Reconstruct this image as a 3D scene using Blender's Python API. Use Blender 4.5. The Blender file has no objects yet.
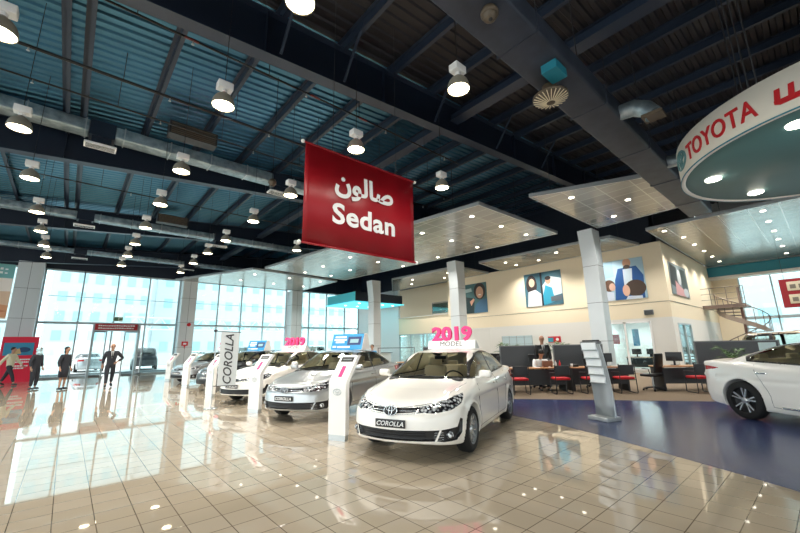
import bpy, bmesh, math, random
import numpy as np
from mathutils import Vector, Matrix
random.seed(7)
scene = bpy.context.scene
COL = scene.collection
R = math.radians

# ---------------------------------------------------------------- helpers
def lin(c):
    out = []
    for v in c:
        v = v / 255.0
        out.append(v / 12.92 if v <= 0.04045 else ((v + 0.055) / 1.055) ** 2.4)
    return out + [1.0]

def mat(name, rgb, rough=0.5, metal=0.0, spec=0.5, coat=0.0, emit=None, estr=0.0):
    m = bpy.data.materials.new(name); m.use_nodes = True
    b = m.node_tree.nodes['Principled BSDF']
    b.inputs['Base Color'].default_value = lin(rgb)
    b.inputs['Roughness'].default_value = rough
    b.inputs['Metallic'].default_value = metal
    b.inputs['Specular IOR Level'].default_value = spec
    b.inputs['Coat Weight'].default_value = coat
    b.inputs['Coat Roughness'].default_value = 0.03
    if emit:
        b.inputs['Emission Color'].default_value = lin(emit)
        b.inputs['Emission Strength'].default_value = estr
    return m

def glassmat(name, rgb, refl=1.0, rough=0.02, dark=0.0):
    """thin pane: tinted transparency with a fresnel reflection"""
    m = bpy.data.materials.new(name); m.use_nodes = True
    nt = m.node_tree; nt.nodes.clear()
    out = nt.nodes.new('ShaderNodeOutputMaterial')
    tr = nt.nodes.new('ShaderNodeBsdfTransparent'); tr.inputs[0].default_value = lin(rgb)
    gl = nt.nodes.new('ShaderNodeBsdfGlossy'); gl.inputs['Roughness'].default_value = rough
    gl.inputs['Color'].default_value = (0.95, 1, 1, 1)
    fr = nt.nodes.new('ShaderNodeFresnel'); fr.inputs[0].default_value = 1.5
    mu = nt.nodes.new('ShaderNodeMath'); mu.operation = 'MULTIPLY'; mu.inputs[1].default_value = refl
    mu.use_clamp = True
    mx = nt.nodes.new('ShaderNodeMixShader')
    nt.links.new(fr.outputs[0], mu.inputs[0]); nt.links.new(mu.outputs[0], mx.inputs[0])
    nt.links.new(tr.outputs[0], mx.inputs[1]); nt.links.new(gl.outputs[0], mx.inputs[2])
    nt.links.new(mx.outputs[0], out.inputs[0])
    return m

def noise_color(m, a, b, scale=5.0, detail=3.0, stretch=(1, 1, 1), bump=0.0):
    nt = m.node_tree; bs = nt.nodes['Principled BSDF']
    tc = nt.nodes.new('ShaderNodeTexCoord'); mp = nt.nodes.new('ShaderNodeMapping')
    mp.inputs['Scale'].default_value = stretch
    n = nt.nodes.new('ShaderNodeTexNoise'); n.inputs['Scale'].default_value = scale
    n.inputs['Detail'].default_value = detail
    r = nt.nodes.new('ShaderNodeValToRGB')
    r.color_ramp.elements[0].color = lin(a); r.color_ramp.elements[1].color = lin(b)
    r.color_ramp.elements[0].position = 0.3; r.color_ramp.elements[1].position = 0.7
    nt.links.new(tc.outputs['Object'], mp.inputs[0]); nt.links.new(mp.outputs[0], n.inputs[0])
    nt.links.new(n.outputs[0], r.inputs[0]); nt.links.new(r.outputs[0], bs.inputs['Base Color'])
    if bump:
        bp = nt.nodes.new('ShaderNodeBump'); bp.inputs['Strength'].default_value = bump
        nt.links.new(n.outputs[0], bp.inputs['Height']); nt.links.new(bp.outputs[0], bs.inputs['Normal'])
    return m

def grid_mat(m, base_a, base_b, line, sx, sy, lw, ox=0.0, oy=0.0, vec='XY', bump=0.15, var=1.0):
    """grid of tiles laid in object space: joints at multiples of sx, sy"""
    nt = m.node_tree; bs = nt.nodes['Principled BSDF']
    def N(t, **k):
        n = nt.nodes.new(t)
        for a, v in k.items(): setattr(n, a, v)
        return n
    def math_(op, a, b=None):
        n = N('ShaderNodeMath', operation=op)
        for i, v in enumerate((a, b)):
            if v is None: continue
            if isinstance(v, (int, float)): n.inputs[i].default_value = v
            else: nt.links.new(v, n.inputs[i])
        return n.outputs[0]
    tc = N('ShaderNodeTexCoord'); sep = N('ShaderNodeSeparateXYZ')
    nt.links.new(tc.outputs['Object'], sep.inputs[0])
    u = math_('DIVIDE', math_('SUBTRACT', sep.outputs[vec[0]], ox), sx)
    v = math_('DIVIDE', math_('SUBTRACT', sep.outputs[vec[1]], oy), sy)
    fu = math_('FRACT', u); fv = math_('FRACT', v)
    du = math_('MULTIPLY', math_('SUBTRACT', 0.5, math_('ABSOLUTE', math_('SUBTRACT', fu, 0.5))), sx)
    dv = math_('MULTIPLY', math_('SUBTRACT', 0.5, math_('ABSOLUTE', math_('SUBTRACT', fv, 0.5))), sy)
    d = math_('MINIMUM', du, dv)
    mr = N('ShaderNodeMapRange'); nt.links.new(d, mr.inputs[0])
    mr.inputs[1].default_value = lw * 0.5; mr.inputs[2].default_value = lw * 1.1
    cell = N('ShaderNodeCombineXYZ')
    nt.links.new(math_('FLOOR', u), cell.inputs[0]); nt.links.new(math_('FLOOR', v), cell.inputs[1])
    wn = N('ShaderNodeTexWhiteNoise', noise_dimensions='3D'); nt.links.new(cell.outputs[0], wn.inputs[0])
    mixt = N('ShaderNodeMix', data_type='RGBA')
    nt.links.new(wn.outputs[0], mixt.inputs[0])
    mixt.inputs[6].default_value = lin(base_a); mixt.inputs[7].default_value = lin(base_b)
    mixl = N('ShaderNodeMix', data_type='RGBA')
    nt.links.new(mr.outputs[0], mixl.inputs[0])
    mixl.inputs[6].default_value = lin(line); nt.links.new(mixt.outputs[2], mixl.inputs[7])
    nt.links.new(mixl.outputs[2], bs.inputs['Base Color'])
    if bump:
        bp = N('ShaderNodeBump'); bp.inputs['Strength'].default_value = bump
        bp.inputs['Distance'].default_value = 0.002
        nt.links.new(mr.outputs[0], bp.inputs['Height']); nt.links.new(bp.outputs[0], bs.inputs['Normal'])
    return m

class MB:
    def __init__(s): s.v = []; s.f = []; s.sm = []
    def add(s, vs, fs, smooth=False):
        o = len(s.v); s.v += [tuple(v) for v in vs]
        s.f += [tuple(i + o for i in f) for f in fs]; s.sm += [smooth] * len(fs); return s
    def box(s, x0, x1, y0, y1, z0, z1, M=None):
        vs = [(x, y, z) for z in (z0, z1) for y in (y0, y1) for x in (x0, x1)]
        if M is not None: vs = [M @ Vector(v) for v in vs]
        return s.add(vs, [(0, 2, 3, 1), (4, 5, 7, 6), (0, 1, 5, 4), (2, 6, 7, 3), (0, 4, 6, 2), (1, 3, 7, 5)])
    def cbox(s, c, d, rz=0.0, M=None):
        T = Matrix.Translation(c) @ Matrix.Rotation(rz, 4, 'Z')
        if M is not None: T = T @ M
        return s.box(-d[0]/2, d[0]/2, -d[1]/2, d[1]/2, -d[2]/2, d[2]/2, T)
    def rbox(s, c, d, b=0.02, rz=0.0, M=None):
        """box with chamfered vertical and horizontal edges"""
        T = Matrix.Translation(c) @ Matrix.Rotation(rz, 4, 'Z')
        if M is not None: T = T @ M
        bm = bmesh.new(); bmesh.ops.create_cube(bm, size=1.0)
        bmesh.ops.scale(bm, vec=d, verts=bm.verts)
        bmesh.ops.bevel(bm, geom=list(bm.edges), offset=b, segments=3, affect='EDGES', profile=0.5)
        bm.verts.index_update()
        vs = [T @ v.co for v in bm.verts]; fs = [[v.index for v in f.verts] for f in bm.faces]
        bm.free(); return s.add(vs, fs, True)
    def tube(s, pts, r, n=8, closed=False, cap=True):
        pts = [Vector(p) for p in pts]; m = len(pts)
        rs = r if isinstance(r, (list, tuple)) else [r] * m
        rings = []; up = None
        for i, p in enumerate(pts):
            if closed: d = pts[(i + 1) % m] - pts[i - 1]
            else: d = pts[min(i + 1, m - 1)] - pts[max(i - 1, 0)]
            d.normalize()
            if up is None:
                up = Vector((0, 0, 1)) if abs(d.z) < 0.9 else Vector((1, 0, 0))
            a = d.cross(up)
            if a.length < 1e-6: a = d.orthogonal()
            a.normalize(); b = a.cross(d).normalized(); up = b
            rings.append([p + (a * math.cos(2*math.pi*k/n) + b * math.sin(2*math.pi*k/n)) * rs[i] for k in range(n)])
        vs = [v for r_ in rings for v in r_]; fs = []
        for i in range(m if closed else m - 1):
            j = (i + 1) % m
            for k in range(n):
                l = (k + 1) % n
                fs.append((i*n + k, i*n + l, j*n + l, j*n + k))
        s.add(vs, fs, True)
        if cap and not closed:
            s.add(rings[0], [tuple(range(n))]); s.add(rings[-1], [tuple(range(n - 1, -1, -1))])
        return s
    def bar(s, p, q, w, h):
        """rectangular bar from p to q, w wide, h high"""
        p = Vector(p); q = Vector(q); d = (q - p).normalized()
        a = d.cross(Vector((0, 0, 1)))
        if a.length < 1e-4: a = Vector((1, 0, 0))
        a.normalize(); b = a.cross(d)
        vs = [c + a * sx * w / 2 + b * sz * h / 2 for c in (p, q) for sx, sz in ((-1, -1), (1, -1), (1, 1), (-1, 1))]
        return s.add(vs, [(3, 2, 1, 0), (4, 5, 6, 7), (0, 1, 5, 4), (1, 2, 6, 5), (2, 3, 7, 6), (3, 0, 4, 7)])
    def lathe(s, prof, n=24, c=(0, 0, 0), axis='Z', sm=True, M=None):
        vs = []; fs = []; m = len(prof)
        for k in range(n):
            a = 2 * math.pi * k / n
            for r, z in prof:
                p = (r * math.cos(a), r * math.sin(a), z)
                if axis == 'Y': p = (r * math.cos(a), z, r * math.sin(a))
                if axis == 'X': p = (z, r * math.cos(a), r * math.sin(a))
                p = Vector(p) + Vector(c)
                vs.append(M @ p if M is not None else p)
        for k in range(n):
            l = (k + 1) % n
            for i in range(m - 1):
                fs.append((k*m + i, l*m + i, l*m + i + 1, k*m + i + 1))
        return s.add(vs, fs, sm)
    def prism(s, poly, z0, z1, M=None):
        n = len(poly)
        vs = [Vector((x, y, z0)) for x, y in poly] + [Vector((x, y, z1)) for x, y in poly]
        if M is not None: vs = [M @ v for v in vs]
        fs = [tuple(range(n - 1, -1, -1)), tuple(range(n, 2*n))] + [(i, (i+1) % n, n + (i+1) % n, n + i) for i in range(n)]
        return s.add(vs, fs)
    def ell(s, c, r, n=12, m=8, M=None):
        pr = []
        for i in range(m + 1):
            a = -math.pi/2 + math.pi * i / m
            pr.append((max(math.cos(a), 1e-4), math.sin(a)))
        T = Matrix.Translation(c)
        if M is not None: T = T @ M
        T = T @ Matrix.Diagonal((*r, 1))
        return s.lathe(pr, n, M=T)
    def build(s, name, m=None, parent=None, loc=None):
        me = bpy.data.meshes.new(name)
        me.from_pydata([tuple(v) for v in s.v], [], s.f)
        me.polygons.foreach_set('use_smooth', s.sm)
        me.update()
        o = bpy.data.objects.new(name, me); COL.objects.link(o)
        if m: me.materials.append(m)
        if parent: o.parent = parent
        if loc: o.location = loc
        return o

def tag(o, label=None, cat=None, group=None, kind=None):
    if label: o['label'] = label
    if cat: o['category'] = cat
    if group: o['group'] = group
    if kind: o['kind'] = kind
    return o
def struct(o): o['kind'] = 'structure'; return o
def thing(name, label, cat, loc=(0, 0, 0), rz=0.0, group=None):
    o = bpy.data.objects.new(name, None); COL.objects.link(o)
    o.location = loc; o.rotation_euler = (0, 0, rz); o.empty_display_size = 0.1
    return tag(o, label, cat, group)
def copy_tree(o, parent=None):
    c = o.copy(); COL.objects.link(c)
    if parent: c.parent = parent
    for ch in list(o.children): copy_tree(ch, c)
    return c
def place(proto, used, loc, rz=None, label=None, group=None):
    """first call moves the prototype, later calls copy it"""
    o = copy_tree(proto) if used.get(proto.name) else proto
    used[proto.name] = True
    o.location = loc
    if rz is not None: o.rotation_euler = (0, 0, rz)
    if label: o['label'] = label
    if group: o['group'] = group
    return o
USED = {}

def text_mesh(body, size=1.0, extrude=0.01, offset=0.0, shear=0.0, align='CENTER', space=1.0, sx=1.0):
    """outline lettering as plain vertex/face lists; glyph by glyph so joined scripts do not cancel out"""
    def one(t):
        c = bpy.data.curves.new('txt', 'FONT'); c.body = t; c.size = 1.0
        c.extrude = extrude / size; c.offset = offset; c.shear = shear; c.space_character = space
        c.resolution_u = 4
        o = bpy.data.objects.new('txt', c); COL.objects.link(o)
        bpy.context.view_layer.update()
        me = bpy.data.meshes.new_from_object(o.evaluated_get(bpy.context.evaluated_depsgraph_get()))
        vs = [tuple(v.co) for v in me.vertices]; fs = [tuple(p.vertices) for p in me.polygons]
        bpy.data.objects.remove(o); bpy.data.curves.remove(c); bpy.data.meshes.remove(me)
        return vs, fs
    V = []; F = []
    for i, ch in enumerate(body):
        if ch == ' ': continue
        vs, fs = one(ch)
        if not vs: continue
        pre, _ = one(body[:i + 1])
        dx = max(v[0] for v in pre) - max(v[0] for v in vs)
        o = len(V); V += [(v[0] + dx, v[1], v[2] + 0.0002 * (i % 2)) for v in vs]
        F += [tuple(k + o for k in f) for f in fs]
    x0 = min(v[0] for v in V); x1 = max(v[0] for v in V)
    cx = (x0 + x1) / 2 if align == 'CENTER' else x0
    V = [((v[0] - cx) * size * sx, v[1] * size, v[2] * size) for v in V]
    return V, F
def text(name, body, m, parent, M, size, **k):
    V, F = text_mesh(body, size, **k)
    mb = MB(); mb.add([M @ Vector(v) for v in V], F)
    return mb.build(name, m, parent)
def frame(o, xdir, up=(0, 0, 1)):
    """matrix whose local x runs along xdir, y along up, z = facing direction"""
    x = Vector(xdir).normalized(); y = Vector(up); y = (y - x * y.dot(x)).normalized(); z = x.cross(y)
    M = Matrix((x, y, z)).transposed().to_4x4(); M.translation = Vector(o); return M

# ---------------------------------------------------------------- camera
def build_camera():
    f, p, r, yw = 372.592, 0.211864553, -0.0179874795, 0.721738218
    cy, sy = math.cos(yw), math.sin(yw)
    Fw = Vector((sy, cy, 0)); rt = Vector((cy, -sy, 0)); up = Vector((0, 0, 1))
    f2 = Fw * math.cos(p) + up * math.sin(p); u2 = up * math.cos(p) - Fw * math.sin(p)
    r3 = rt * math.cos(r) + u2 * math.sin(r); u3 = u2 * math.cos(r) - rt * math.sin(r)
    M = Matrix((r3, u3, -f2)).transposed().to_4x4(); M.translation = (0, 0, 1.52)
    c = bpy.data.cameras.new('camera'); o = bpy.data.objects.new('camera', c); COL.objects.link(o)
    o.matrix_world = M; c.sensor_width = 36; c.sensor_fit = 'HORIZONTAL'; c.lens = f * 36 / 800
    c.clip_end = 500; c.clip_start = 0.05
    scene.camera = o
build_camera()
# ---------------------------------------------------------------- materials
M = {}
M['floor'] = grid_mat(mat('floor_tile', (196, 180, 154), 0.025, spec=1.0, coat=0.0), (177, 165, 147), (169, 157, 138), (104, 93, 78), 0.30, 0.30, 0.0052, -0.205, 0.79 - 0.02, bump=0.05)
M['blue'] = grid_mat(mat('blue_tile', (60, 70, 108), 0.22, spec=0.45), (60, 70, 110), (52, 62, 100), (36, 42, 74), 0.30, 0.30, 0.006, -0.205, 0.77, bump=0.05)
M['carpet'] = noise_color(mat('carpet', (120, 104, 84), 0.95), (112, 97, 78), (132, 115, 94), 40)
M['navy'] = mat('steel_navy', (22, 32, 48), 0.42)
M['navy2'] = mat('purlin_navy', (40, 52, 70), 0.4)
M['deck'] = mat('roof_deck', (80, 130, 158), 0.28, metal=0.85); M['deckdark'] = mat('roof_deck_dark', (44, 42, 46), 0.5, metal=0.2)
M['galv'] = noise_color(mat('galvanised_sheet', (150, 165, 172), 0.38, metal=0.7), (120, 138, 146), (178, 192, 198), 5, 4)
M['ductdark'] = noise_color(mat('painted_duct', (64, 72, 88), 0.5, metal=0.2), (48, 54, 66), (62, 70, 84), 3)
M['alu'] = mat('aluminium_panel', (176, 182, 184), 0.38, metal=0.35)
M['colpanel'] = mat('column_cladding', (204, 210, 212), 0.35, metal=0.1)
M['joint'] = mat('dark_joint', (70, 76, 78), 0.7)
M['frame'] = mat('window_frame', (176, 190, 194), 0.4, metal=0.2)
M['glass'] = glassmat('window_glass', (236, 250, 252), 0.6)
M['glassc'] = glassmat('clear_glass', (228, 242, 242), 0.9)
M['cream'] = mat('cream_wall', (236, 222, 194), 0.7)
M['offwhite'] = mat('offwhite_wall', (224, 222, 216), 0.6)
M['white'] = mat('white_paint', (240, 240, 238), 0.35, coat=0.2)
M['whitem'] = mat('white_matte', (235, 236, 236), 0.6)
M['black'] = mat('black_plastic', (18, 18, 20), 0.35)
M['dark'] = mat('dark_grey', (44, 45, 48), 0.5)
M['grey'] = mat('mid_grey', (120, 124, 126), 0.5)
M['screen'] = mat('partition_fabric', (84, 88, 92), 0.85)
M['wood'] = noise_color(mat('desk_wood', (176, 128, 84), 0.4), (164, 116, 74), (190, 142, 96), 4, 4, (1, 8, 1))
M['red'] = mat('red_fabric', (196, 22, 34), 0.7)
M['redsign'] = noise_color(mat('banner_red', (150, 12, 26), 0.42), (146, 11, 24), (158, 14, 30), 1.2, 2, (1, 1, 0.1))
M['redpaint'] = mat('red_letter', (186, 22, 30), 0.4)
M['pink'] = mat('pink_foam', (244, 62, 134), 0.45)
M['teal'] = mat('teal_paint', (34, 128, 148), 0.5)
M['tealgrey'] = mat('canopy_underside', (92, 134, 136), 0.5)
M['cyan'] = mat('cyan_window_light', (70, 200, 216), 0.4); M['led'] = mat('cyan_light_panel', (120, 220, 230), 0.5, emit=(70, 205, 225), estr=.9)
M['chrome'] = mat('chrome', (225, 228, 230), 0.12, metal=1.0)
M['steel'] = mat('brushed_steel', (190, 196, 198), 0.3, metal=0.8)
M['rubber'] = mat('tyre_rubber', (22, 22, 23), 0.75)
M['rimsilver'] = mat('alloy_silver', (206, 208, 210), 0.25, metal=0.7)
M['beige'] = mat('beige_leather', (232, 218, 188), 0.55)
M['carglass'] = glassmat('car_glass', (236, 238, 232), 1.0)
M['lampshade'] = mat('lamp_shade', (150, 144, 130), 0.45, metal=0.2)
M['lampglow'] = mat('lamp_lens', (255, 250, 235), 0.4, emit=(255, 240, 200), estr=20)
M['downglow'] = mat('downlight_lens', (255, 250, 235), 0.4, emit=(255, 246, 226), estr=6)
M['camred'] = mat('tail_lamp_red', (170, 16, 22), 0.1, coat=0.6)
M['brown'] = mat('dome_brown', (92, 80, 64), 0.45)
M['leaf'] = noise_color(mat('leaf_green', (74, 108, 62), 0.5), (58, 92, 48), (96, 128, 78), 20)
M['skin'] = mat('skin', (176, 134, 110), 0.6)
M['hair'] = mat('dark_hair', (30, 24, 22), 0.6)
M['suit'] = mat('dark_suit', (38, 40, 48), 0.8)
M['shirt'] = mat('white_shirt', (232, 232, 232), 0.8)
M['scarf'] = mat('pale_scarf', (178, 208, 216), 0.8)
M['paving'] = mat('outside_paving', (206, 210, 208), 0.8)
M['facade'] = mat('far_facade', (206, 210, 212), 0.8)
M['farwin'] = mat('far_window', (168, 204, 212), 0.4)
M['print_blue'] = mat('blue_print', (30, 150, 210), 0.35)
M['print_navy'] = mat('navy_print', (24, 50, 110), 0.35)
M['magenta'] = mat('magenta_print', (226, 20, 110), 0.4)
def paint(name, rgb, metal=0.0, rough=0.28):
    return mat(name, rgb, rough, metal=metal, coat=1.0)
M['p_white'] = paint('car_paint_pearl', (246, 243, 236))
M['p_silver'] = paint('car_paint_silver', (176, 180, 182), 0.75, 0.32)
M['p_black'] = paint('car_paint_black', (14, 14, 18))
M['p_gold'] = paint('car_paint_gold', (160, 146, 126), 0.6, 0.35)
M['p_blue'] = paint('car_paint_blue', (60, 90, 130), 0.5, 0.35)

# ---------------------------------------------------------------- signed-distance car bodies
def smax(a, b, k):
    h = np.clip(0.5 + 0.5 * (a - b) / k, 0, 1)
    return b + (a - b) * h + k * h * (1 - h)
def smin(a, b, k): return -smax(-a, -b, k)
def table(pts, sig=0.05):
    pts = sorted(pts); xs = np.arange(-3.2, 3.2, 0.01)
    ys = np.interp(xs, [p[0] for p in pts], [p[1] for p in pts])
    k = np.exp(-0.5 * (np.arange(-30, 31) * 0.01 / sig) ** 2); k /= k.sum()
    yp = np.pad(ys, 30, mode='edge'); ys = np.convolve(yp, k, 'valid')
    return lambda x: np.interp(x, xs, ys)
def polysd(u, v, poly):
    """signed distance to polygon, negative inside"""
    d = np.full(u.shape, 1e9); inside = np.zeros(u.shape, bool); n = len(poly)
    for i in range(n):
        ax, ay = poly[i]; bx, by = poly[(i + 1) % n]
        ex, ey = bx - ax, by - ay; wx, wy = u - ax, v - ay
        t = np.clip((wx * ex + wy * ey) / (ex * ex + ey * ey + 1e-12), 0, 1)
        d = np.minimum(d, (wx - ex * t) ** 2 + (wy - ey * t) ** 2)
        c = (ay > v) != (by > v)
        with np.errstate(divide='ignore', invalid='ignore'):
            inside ^= c & (u < ax + (v - ay) * ex / (ey if abs(ey) > 1e-12 else 1e-12))
    d = np.sqrt(d); return np.where(inside, -d, d)

def surfnet(f, lo, hi, h):
    n = [int(round((hi[i] - lo[i]) / h)) + 1 for i in range(3)]
    ax = [lo[i] + h * np.arange(n[i]) for i in range(3)]
    X, Y, Z = np.meshgrid(*ax, indexing='ij')
    F = f(X, Y, Z); del X, Y, Z
    S = F < 0
    cs = tuple(k - 1 for k in n)
    acc = np.zeros(cs + (3,)); cnt = np.zeros(cs)
    for a in range(3):
        o = [b for b in range(3) if b != a]
        s0 = [slice(None)] * 3; s1 = [slice(None)] * 3
        s0[a] = slice(0, -1); s1[a] = slice(1, None)
        A = F[tuple(s0)]; B = F[tuple(s1)]
        cr = S[tuple(s0)] != S[tuple(s1)]
        t = np.where(cr, A / np.where(cr, A - B, 1), 0)
        for d0 in (0, 1):
            for d1 in (0, 1):
                sl = [slice(None)] * 3
                sl[o[0]] = slice(d0, d0 + cs[o[0]]); sl[o[1]] = slice(d1, d1 + cs[o[1]])
                c = cr[tuple(sl)]
                acc[..., a] += np.where(c, t[tuple(sl)], 0)
                acc[..., o[0]] += np.where(c, d0, 0); acc[..., o[1]] += np.where(c, d1, 0)
                cnt += c
    act = cnt > 0; idx = -np.ones(cs, int); idx[act] = np.arange(act.sum())
    ijk = np.argwhere(act)
    V = (ijk + acc[act] / cnt[act][:, None]) * h + np.array(lo)
    quads = []
    for a in range(3):
        o = [b for b in range(3) if b != a]
        s0 = [slice(None)] * 3; s1 = [slice(None)] * 3
        s0[a] = slice(0, -1); s1[a] = slice(1, None)
        cr = S[tuple(s0)] != S[tuple(s1)]
        e = np.argwhere(cr)
        e = e[(e[:, o[0]] > 0) & (e[:, o[0]] < n[o[0]] - 1) & (e[:, o[1]] > 0) & (e[:, o[1]] < n[o[1]] - 1)]
        ins = S[e[:, 0], e[:, 1], e[:, 2]]
        def cell(d0, d1):
            c = e.copy(); c[:, o[0]] += d0; c[:, o[1]] += d1
            return idx[c[:, 0], c[:, 1], c[:, 2]]
        q = np.stack([cell(-1, -1), cell(0, -1), cell(0, 0), cell(-1, 0)], 1)
        flip = ins if a != 1 else ~ins
        q[~flip] = q[~flip][:, ::-1]
        quads.append(q)
    return V, np.concatenate(quads)

def make_car_data(P, h):
    Zt = table(P['top'], 0.05); Tc = table(P['cab'], P.get('cabsig', 0.06))
    L0, L1, W = P['nose'], P['tail'], P['hw']
    wb = P['axles']; wr = P['arch']; wz = P['wz']
    fz = table([(z, d) for z, d in P['frontz']], 0.03); rz_ = table([(z, d) for z, d in P['rearz']], 0.03)
    bw = P['belt']
    def f(x, y, z):
        ay = np.abs(y)
        Wl = W - 0.13 * np.clip((x - 1.3) / 1.0, 0, 2) ** 2 - 0.10 * np.clip((-x - 1.3) / 1.0, 0, 2) ** 2
        Wl = Wl - 0.055 * np.clip((z - 0.62) / 0.40, 0, 1.5) ** 2 - 0.05 * np.clip((0.45 - z) / 0.25, 0, 1.5) ** 2
        Wl = Wl - 0.012 * np.exp(-((z - 0.74) / 0.05) ** 2) * (np.abs(x) < 1.9)
        for xa in wb:   # flared arches
            dd = np.sqrt((x - xa) ** 2 + (z - wz) ** 2)
            Wl = Wl + 0.018 * np.exp(-((dd - wr) / 0.06) ** 2)
        Xf = L0 - 0.10 * (ay / 0.5) ** 2 - 0.09 * np.clip((ay - 0.5) / 0.3, 0, 2) ** 2 + fz(z)
        Xr = L1 + 0.06 * (ay / 0.5) ** 2 + 0.08 * np.clip((ay - 0.5) / 0.3, 0, 2) ** 2 + rz_(z)
        lowt = (z - (Zt(x) - 0.05 * (ay / 0.8) ** 2 + P.get('fender', 0.02) * np.exp(-((ay - 0.68) / 0.1) ** 2) * (x > 0.9))) * 0.95
        low = smax(smax(x - Xf, Xr - x, 0.05), ay - Wl, 0.11)
        low = smax(low, lowt, 0.07)
        low = smax(low, P['sill'] + 0.06 * np.clip((np.abs(x) - 1.75) / 0.5, 0, 1) - z, 0.04)
        xx = x + P['wrap'] * (ay / 0.7) ** 2 * np.clip(x / 0.8, -0.8, 1)
        cab = smax((z - (Tc(xx) - 0.045 * (ay / 0.6) ** 2)) * 0.8, ay - (P['cw'] - (z - bw) * P['tumble'] - 0.06 * np.clip((-x - 0.9) / 0.9, 0, 1.5) ** 2), 0.07)
        cab = smax(cab, 0.75 - z, 0.05)
        r = smin(low, cab, 0.045)
        for xa in wb:
            g = np.maximum(np.sqrt((x - xa) ** 2 + (z - wz) ** 2) - wr, 0.56 - ay)
            r = np.maximum(r, -g)
        return r
    V, Q = surfnet(f, (L1 - 0.12, -1.05, 0.05), (L0 + 0.12, 1.05, P['h'] + 0.12), h)
    def grad(V_, fn, e=0.004):
        g = np.empty_like(V_)
        for k in range(3):
            a = V_.copy(); b = V_.copy(); a[:, k] += e; b[:, k] -= e
            g[:, k] = (fn(a) - fn(b)) / (2 * e)
        return g
    fv = lambda p: f(p[:, 0], p[:, 1], p[:, 2])
    for _ in range(3):
        g = grad(V, fv); V = V - np.clip(fv(V) / np.maximum((g ** 2).sum(1), 0.05), -h, h)[:, None] * g
    # regions, in order of priority
    regs = []
    phi = lambda p: np.degrees(np.arctan2(np.abs(p[:, 1]), p[:, 0] - P['fc'])) / 57.3
    rphi = lambda p: np.degrees(np.arctan2(np.abs(p[:, 1]), -p[:, 0] - P['rc'])) / 57.3
    def far(cond, d): return np.where(cond, d, 9.0)
    def add(name, fn): regs.append((name, fn))
    for name, poly in P['front']:
        pl = [(a / 57.3, z) for a, z in poly]
        add(name, lambda p, pl=pl: far(p[:, 0] > 1.2, polysd(phi(p), p[:, 2], pl)))
    for name, poly in P['rear']:
        pl = [(a / 57.3, z) for a, z in poly]
        add(name, lambda p, pl=pl: far(p[:, 0] < -1.2, polysd(rphi(p), p[:, 2], pl)))
    for name, poly in P['side']:
        add(name, lambda p, pl=poly: far(np.abs(p[:, 1]) > P['cw'] - (p[:, 2] - P['belt']) * P['tumble'] - 0.10, polysd(p[:, 0], p[:, 2], pl)))
    add('windshield', lambda p: far(p[:, 0] > 0.0, polysd(p[:, 1], p[:, 2], P['wsh'])))
    add('rear_window', lambda p: far(p[:, 0] < -0.6, polysd(p[:, 1], p[:, 2], P['rwin'])))
    for xa in wb:
        dd = np.sqrt((V[:, 0] - xa) ** 2 + (V[:, 2] - wz) ** 2)
        m_ = (np.abs(V[:, 1]) > 0.72) & (np.abs(dd - wr) < h * 0.75)
        for k, c in ((0, xa), (2, wz)): V[m_, k] = c + (V[m_, k] - c) * wr / dd[m_]
    for name, fn in sorted(regs, key=lambda r: r[0] != 'window_trim'):
        d = fn(V); near = np.abs(d) < h * 0.62
        if not near.any(): continue
        Pn = V[near]
        for _ in range(2):
            gd = grad(Pn, fn, 0.002); gf = grad(Pn, fv)
            gf /= np.linalg.norm(gf, axis=1)[:, None] + 1e-9
            gd -= (gd * gf).sum(1)[:, None] * gf
            st = fn(Pn)[:, None] * gd / np.maximum((gd ** 2).sum(1), 0.15)[:, None]
            ln = np.linalg.norm(st, axis=1)[:, None]
            Pn = Pn - st * np.minimum(1, h * 0.8 / np.maximum(ln, 1e-9))
            g = grad(Pn, fv); Pn = Pn - np.clip(fv(Pn) / np.maximum((g ** 2).sum(1), 0.05), -h, h)[:, None] * g
        V[near] = Pn
    C = V[Q].mean(1)
    lab = np.zeros(len(Q), int); names = ['body_shell']
    for name, fn in regs:
        if name not in names: names.append(name)
        k = names.index(name)
        lab[(lab == 0) & (fn(C) < 0)] = k
    N = grad(V, fv); N /= np.linalg.norm(N, axis=1)[:, None] + 1e-9
    out = {}
    for k, name in enumerate(names):
        q = Q[lab == k]
        if len(q) == 0: continue
        Vl = V
        if name in P.get('recess', {}):
            other = np.zeros(len(V), bool); other[Q[lab != k].ravel()] = True
            Vl = V.copy(); ins = ~other
            Vl[ins] -= N[ins] * P['recess'][name]
        u, inv = np.unique(q.ravel(), return_inverse=True)
        out[name] = (Vl[u], inv.reshape(-1, 4))
    def root(axis, a, b):
        """outermost surface point: axis 0 -> x at (y,z)=(a,b); axis 1 -> y at (x,z)"""
        if axis == 0: t = np.linspace(3.0, 1.0, 500); v = f(t, np.full(500, a), np.full(500, b))
        elif axis == 3: t = np.linspace(-3.0, -1.0, 500); v = f(t, np.full(500, a), np.full(500, b))
        elif axis == 1: t = np.linspace(1.1, 0.3, 500); v = f(np.full(500, a), t, np.full(500, b))
        else: t = np.linspace(2.2, 0.3, 700); v = f(np.full(700, a), np.full(700, b), t)
        i = np.argmax(v < 0); return float(t[i])
    return out, root

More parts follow.
